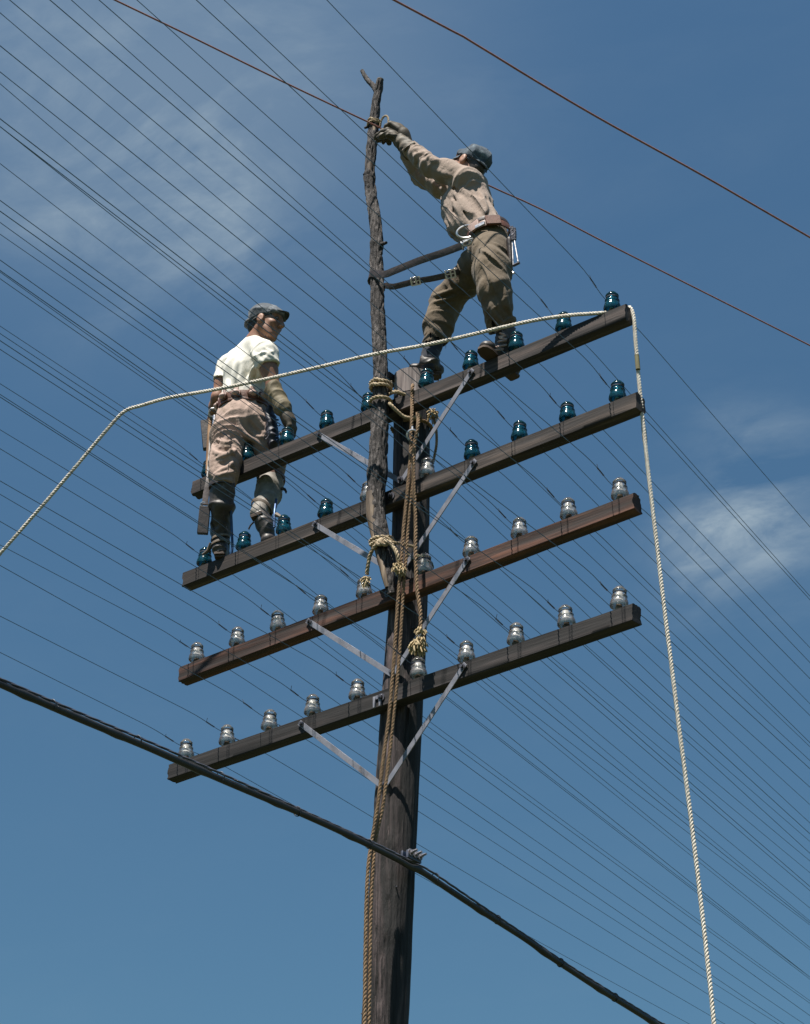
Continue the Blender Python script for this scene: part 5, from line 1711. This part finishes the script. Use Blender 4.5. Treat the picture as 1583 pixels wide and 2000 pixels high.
T_.cap(hemL + (hemL - at(973, 605, y=-0.05)) * 0.3, hemL - (hemL - at(973, 605, y=-0.05)) * 0.35, 0.070, 0.066, k=0.004, sub=True)
T_.cap(hemR + (hemR - at(858, 640, y=0.18)) * 0.3, hemR - (hemR - at(858, 640, y=0.18)) * 0.35, 0.066, 0.070, k=0.004, sub=True)
tr = part('trousers', T_.mesh(1), M['olive_trousers'], RM)
# --- socks and boots
for ca, cb in ((at(980, 625, y=0.0), K['La']), (at(849, 660, y=0.17), at(838, 712, y=0.15))):
    sk = Form(*bounds([ca, cb], 0.08), 0.006)
    sk.cap(ca, cb, 0.056, 0.046, k=0.01)
    sk.wrinkle([(ca, cb, 0.008, 0.025, 0.2, 0.2)], 3)
    part('sock', sk.mesh(1), M['sock'], RM)
heel = np.array([0.700, 0.135, zR - 0.020])
toe = np.array([0.690, -0.105, zR + 0.022])
upb = nrm(np.cross(np.cross(toe - heel, UP), toe - heel))
H = Form(*bounds([at(987, 640, y=0.02), heel, toe], 0.12), 0.0055)
boot_form(H, at(987, 642, y=0.02), at(989, 662, y=0.03), heel, toe, 0.052, 0.046, upb, 0.042)
H.wrinkle([(at(987, 640, y=0.02), heel, 0.010, 0.024, 0.10, 0.2), (heel, toe, 0.006, 0.03, 0.08, 0.2)], 3)
bt_ = part('boot', H.mesh(1), M['boot_dark'], RM, label='dark laced boot planted across the topmost crossarm')
part('sole', sole_mesh(heel, toe, upb, block=False), M['sole'], bt_)
lace = [H.hit(x, y) for x, y in ((976, 650), (989, 655), (975, 659), (991, 664), (973, 668), (990, 673), (969, 678), (984, 682), (964, 684))]
part('laces', tube(spline([p + nrm(CAM - p) * 0.003 for p in lace], 0.008), 0.006, 6), M['pale_leather'], bt_)
h2 = at(851, 731, z=8.245)
t2 = at(812, 729, z=8.250)
H = Form(*bounds([at(843, 690, y=0.16), h2, t2], 0.13), 0.006)
boot_form(H, at(842, 690, y=0.16), at(838, 708, y=0.15), h2, t2 + (t2 - h2) * 0.10, 0.050, 0.044, UP, 0.035)
H.wrinkle([(at(843, 690, y=0.16), h2, 0.010, 0.03, 0.10, 0.2)], 4)
bt_ = part('boot', H.mesh(1), M['boot_dark'], RM, label='dark boot standing on the top of the pole')
part('sole', sole_mesh(h2, t2 + (t2 - h2) * 0.10, UP), M['sole'], bt_)
# --- gloves: both hands at the tie
G = Form(*bounds([K['Lw'], at(745, 245, y=-0.16), at(780, 235, y=-0.13)], 0.11), 0.004)
c0, c1 = at(804, 296, y=-0.14), at(784, 277, y=-0.15)
G.cap(c0, c1, 0.050, 0.040, k=0.012, flat=0)
pmL = at(771, 266, y=-0.165)
hand_form(G, c1, pmL, at(752, 255, y=-0.165) - c1, 0.25 * CM[:, 2] + 0.45 * CM[:, 1] + 0.45 * CM[:, 0], 0.4, 0.95, thumb_side=-1, s=1.12, r=0.0125)
G.wrinkle([(c0, pmL, 0.010, 0.03, 0.06, 0.4)], 2)
part('glove', G.mesh(1), M['dark_glove'], RM, label='worn leather glove nearer the camera, its fingers holding the wire')
G = Form(*bounds([K['Rw'], at(765, 238, y=-0.10), at(790, 250, y=-0.10)], 0.12), 0.004)
c0, c1 = K['Rw'] + np.array([0.012, 0.02, -0.03]), at(788, 262, y=-0.10)
G.cap(c0, c1, 0.046, 0.040, k=0.012, flat=0)
pmR = at(779, 250, y=-0.115)
hand_form(G, c1, pmR, at(758, 243, y=-0.14) - c1, 0.2 * CM[:, 2] + 0.9 * CM[:, 1] + 0.3 * CM[:, 0], 0.4, 1.0, thumb_side=1, s=1.12, r=0.0125)
part('glove', G.mesh(1), M['dark_glove'], RM, label='dark glove farther from the camera, closed above the other')
# --- belt with D ring, safety strap, tools
bt = thing('tool_belt', '', '', (0, 0, 0))
for k_ in ('label', 'category', 'base'):
    del bt[k_]
bcR = at(957, 464, y=0.06)
bt.parent = RM
bt.location = bcR - np.array(RM.location)
nb = nrm(at(948, 440, y=0.06) - at(960, 490, y=0.06))
e1_ = nrm(CM[:, 0] - nb * np.dot(CM[:, 0], nb))
e2_ = np.cross(nb, e1_)
radR = lambda a, r=1.0, d=0.0: bcR + 0.130 * r * (math.cos(a) * e1_ + 0.98 * math.sin(a) * e2_) + nb * d
part('belt', ribbon(np.array([radR(a, 0.97) for a in tb]), 0.042, 0.009, nb), M['brown_leather'], bt)
part('trouser_belt', ribbon(np.array([radR(a, 0.93, 0.046) for a in tb]), 0.022, 0.007, nb), M['strap'], bt)
def on_belt(px, py, r=1.05):
    d = ray(px, py)
    a = min(np.linspace(0, 2 * np.pi, 240), key=lambda a: np.linalg.norm(np.cross(radR(a, r) - CAM, d)) + (0.3 if np.dot(radR(a) - bcR, CM[:, 2]) < -0.02 else 0))
    return radR(a, r), nrm(radR(a, r) - bcR)
q, nn = on_belt(964, 455)
part('belt_flap', box(q + 0.004 * nn, np.array([nrm(np.cross(nb, nn)), nn, nb]), (0.042, 0.008, 0.032)), M['brown_leather'], bt)
q, nn = on_belt(984, 460)
part('belt_flap', box(q + 0.002 * nn, np.array([nrm(np.cross(nb, nn)), nn, nb]), (0.030, 0.008, 0.020)), M['brown_leather'], bt)
q, nn = on_belt(942, 464)
part('ring_tab', box(q + 0.004 * nn, np.array([nrm(np.cross(nb, nn)), nn, nb]), (0.034, 0.007, 0.028)), M['pale_leather'], bt)
qd, nd = on_belt(934, 468, 1.13)
part('ring', torus(qd, nrm(CM[:, 2] + 0.3 * nb), 0.043, 0.0072, 28, 8, stretch=(1.35, 0.85), x=nrm(0.95 * CM[:, 0] + 0.25 * CM[:, 1])), M['steel'], bt)
q, nn = on_belt(938, 443, 1.02)
part('belt_buckle', box(at(938, 440, y=float(q[1]) - 0.01), np.array([nrm(np.cross(nb, nn)), nn, nb]), (0.030, 0.007, 0.011)), M['steel'], bt)
# tools at his back
pl = lambda x, y: at(x, y, y=-0.02)
part('tool_loop', rope(spline([pl(1000, 444), pl(1001, 456), pl(1002, 470)], 0.01), 0.013, pitch=0.022, step=0.004), M['dark_steel'], bt)
part('tool_loop', rope(spline([pl(1005, 446), pl(1006, 456), pl(1006, 468)], 0.01), 0.010, pitch=0.020, step=0.004), M['dark_steel'], bt)
part('pliers_handle', tube(np.array([pl(1004, 462), pl(1012.5, 511)]), 0.0045, 8), M['steel'], bt)
part('pliers_handle', tube(np.array([pl(1001, 470), pl(1003, 520)]), 0.004, 8), M['steel'], bt)
part('pliers_jaw', tube(np.array([pl(1003, 519), pl(1015, 513)]), 0.008, 8), M['dark_steel'], bt)
part('screwdriver', tube(np.array([pl(991, 522), pl(1004, 534)]), 0.0065, 8), M['steel'], bt)
hol = Form(*bounds([pl(994, 470), pl(999, 520)], 0.08), 0.006)
hol.cap(at(995, 472, y=-0.01), at(998, 515, y=-0.01), 0.030, 0.020, k=0.01, n=CM[:, 0], ratio=0.6)
part('holster', hol.mesh(1), M['dark_leather'], bt)
# the safety strap
ST = thing('safety_strap', 'dark leather safety strap running from the belt ring around the branch and back', 'strap', at(735, 548, y=-0.12))
c_s, r_s, _ = sap_at(548)
st_up = [qd + np.array([-0.045, -0.005, -0.005])]
u1 = [at(905, 479, y=-0.105), at(865, 494, y=-0.12), at(820, 509, y=-0.145), at(770, 529, y=-0.153), at(752, 535.5, y=-0.155)]
ringp = [c_s + (r_s + 0.007) * np.array([math.cos(a), math.sin(a), 0]) + np.array([0, 0, zz_]) for a, zz_ in zip(np.linspace(R(-100), R(-225), 9), np.linspace(0.026, 0.0, 9))]
part('upper_run', ribbon(u1 + ringp, 0.041, 0.008, 0.2 * CM[:, 0] + 0.98 * CM[:, 1]), M['strap'], ST)
c_s2, r_s2, _ = sap_at(556)
l1 = [c_s2 + (r_s2 + 0.006) * np.array([math.cos(a), math.sin(a), 0]) + np.array([0, 0, -0.005]) for a in np.linspace(R(-190), R(-330), 8)]
l2 = [at(768, 560, y=-0.07), at(790, 555, y=-0.05), at(812, 549.5, y=-0.035), at(845, 544, y=0.0), at(868, 539, y=0.03), at(884, 535, y=0.05), at(905, 527, y=0.09), at(925, 515, y=0.16)]
part('lower_run', ribbon(l1 + l2, 0.034, 0.008, 0.15 * CM[:, 0] + 0.98 * CM[:, 1]), M['strap'], ST)
for (x, y, yy, w) in ((812, 549.5, -0.045, 0.022), (880, 535.5, 0.035, 0.024)):
    c = at(x, y, y=yy)
    ax_ = axes(0.97 * CM[:, 0] + 0.2 * CM[:, 1], CM[:, 2])
    c = c + CM[:, 2] * 0.006
    b_ = part('buckle', join(*[box(c + s_ * w * 1.1 * ax_[0], ax_, (0.0045, 0.024, 0.005)) for s_ in (-1, 0.1, 1)] + [box(c + s_ * 0.0215 * ax_[1], ax_, (w * 1.1, 0.0035, 0.0048)) for s_ in (-1, 1)]), M['steel'], ST)
    part('buckle_tongue', bar(c - ax_[0] * w * 1.2, c + ax_[0] * w * 0.9, 0.006, 0.004, CM[:, 2]), M['steel'], b_)
cs_ = at(903, 480, y=-0.11)
sn = part('snap_hook', join(torus(at(913, 475, y=-0.11), CM[:, 2], 0.020, 0.006, 20, 8, stretch=(1.3, 0.6), x=0.95 * CM[:, 0] + 0.3 * CM[:, 1]), torus(cs_, CM[:, 0] + 0.3 * CM[:, 1], 0.022, 0.005, 18, 6)), M['steel'], ST)
part('snap_gate', tube(np.array([at(905, 471, y=-0.115), at(924, 466, y=-0.115)]), 0.005, 8), M['steel'], sn)

# --- the tie being made: soft tan cord round the branch and wire
TI = thing('tie_cord', 'tan cord looped around the branch top where the copper wire is tied', 'rope', at(741, 244, y=-0.15))
part('turns', rope(wrap(236, 9, 2.3, 0.006, a_start=0.4), 0.0065, step=0.005), M['cream_rope'], TI)
part('loop', rope([at(743, 246, y=-0.145), at(745, 236, y=-0.15), at(750, 228, y=-0.15), at(756, 226.5, y=-0.15), at(759, 233, y=-0.15), at(759, 244, y=-0.15)], 0.0065, step=0.005), M['cream_rope'], TI)
part('loose_end', rope([at(746, 252, y=-0.16), at(741, 262, y=-0.17), at(742, 272, y=-0.17), at(744, 278, y=-0.17)], 0.0065, step=0.005), M['cream_rope'], TI)
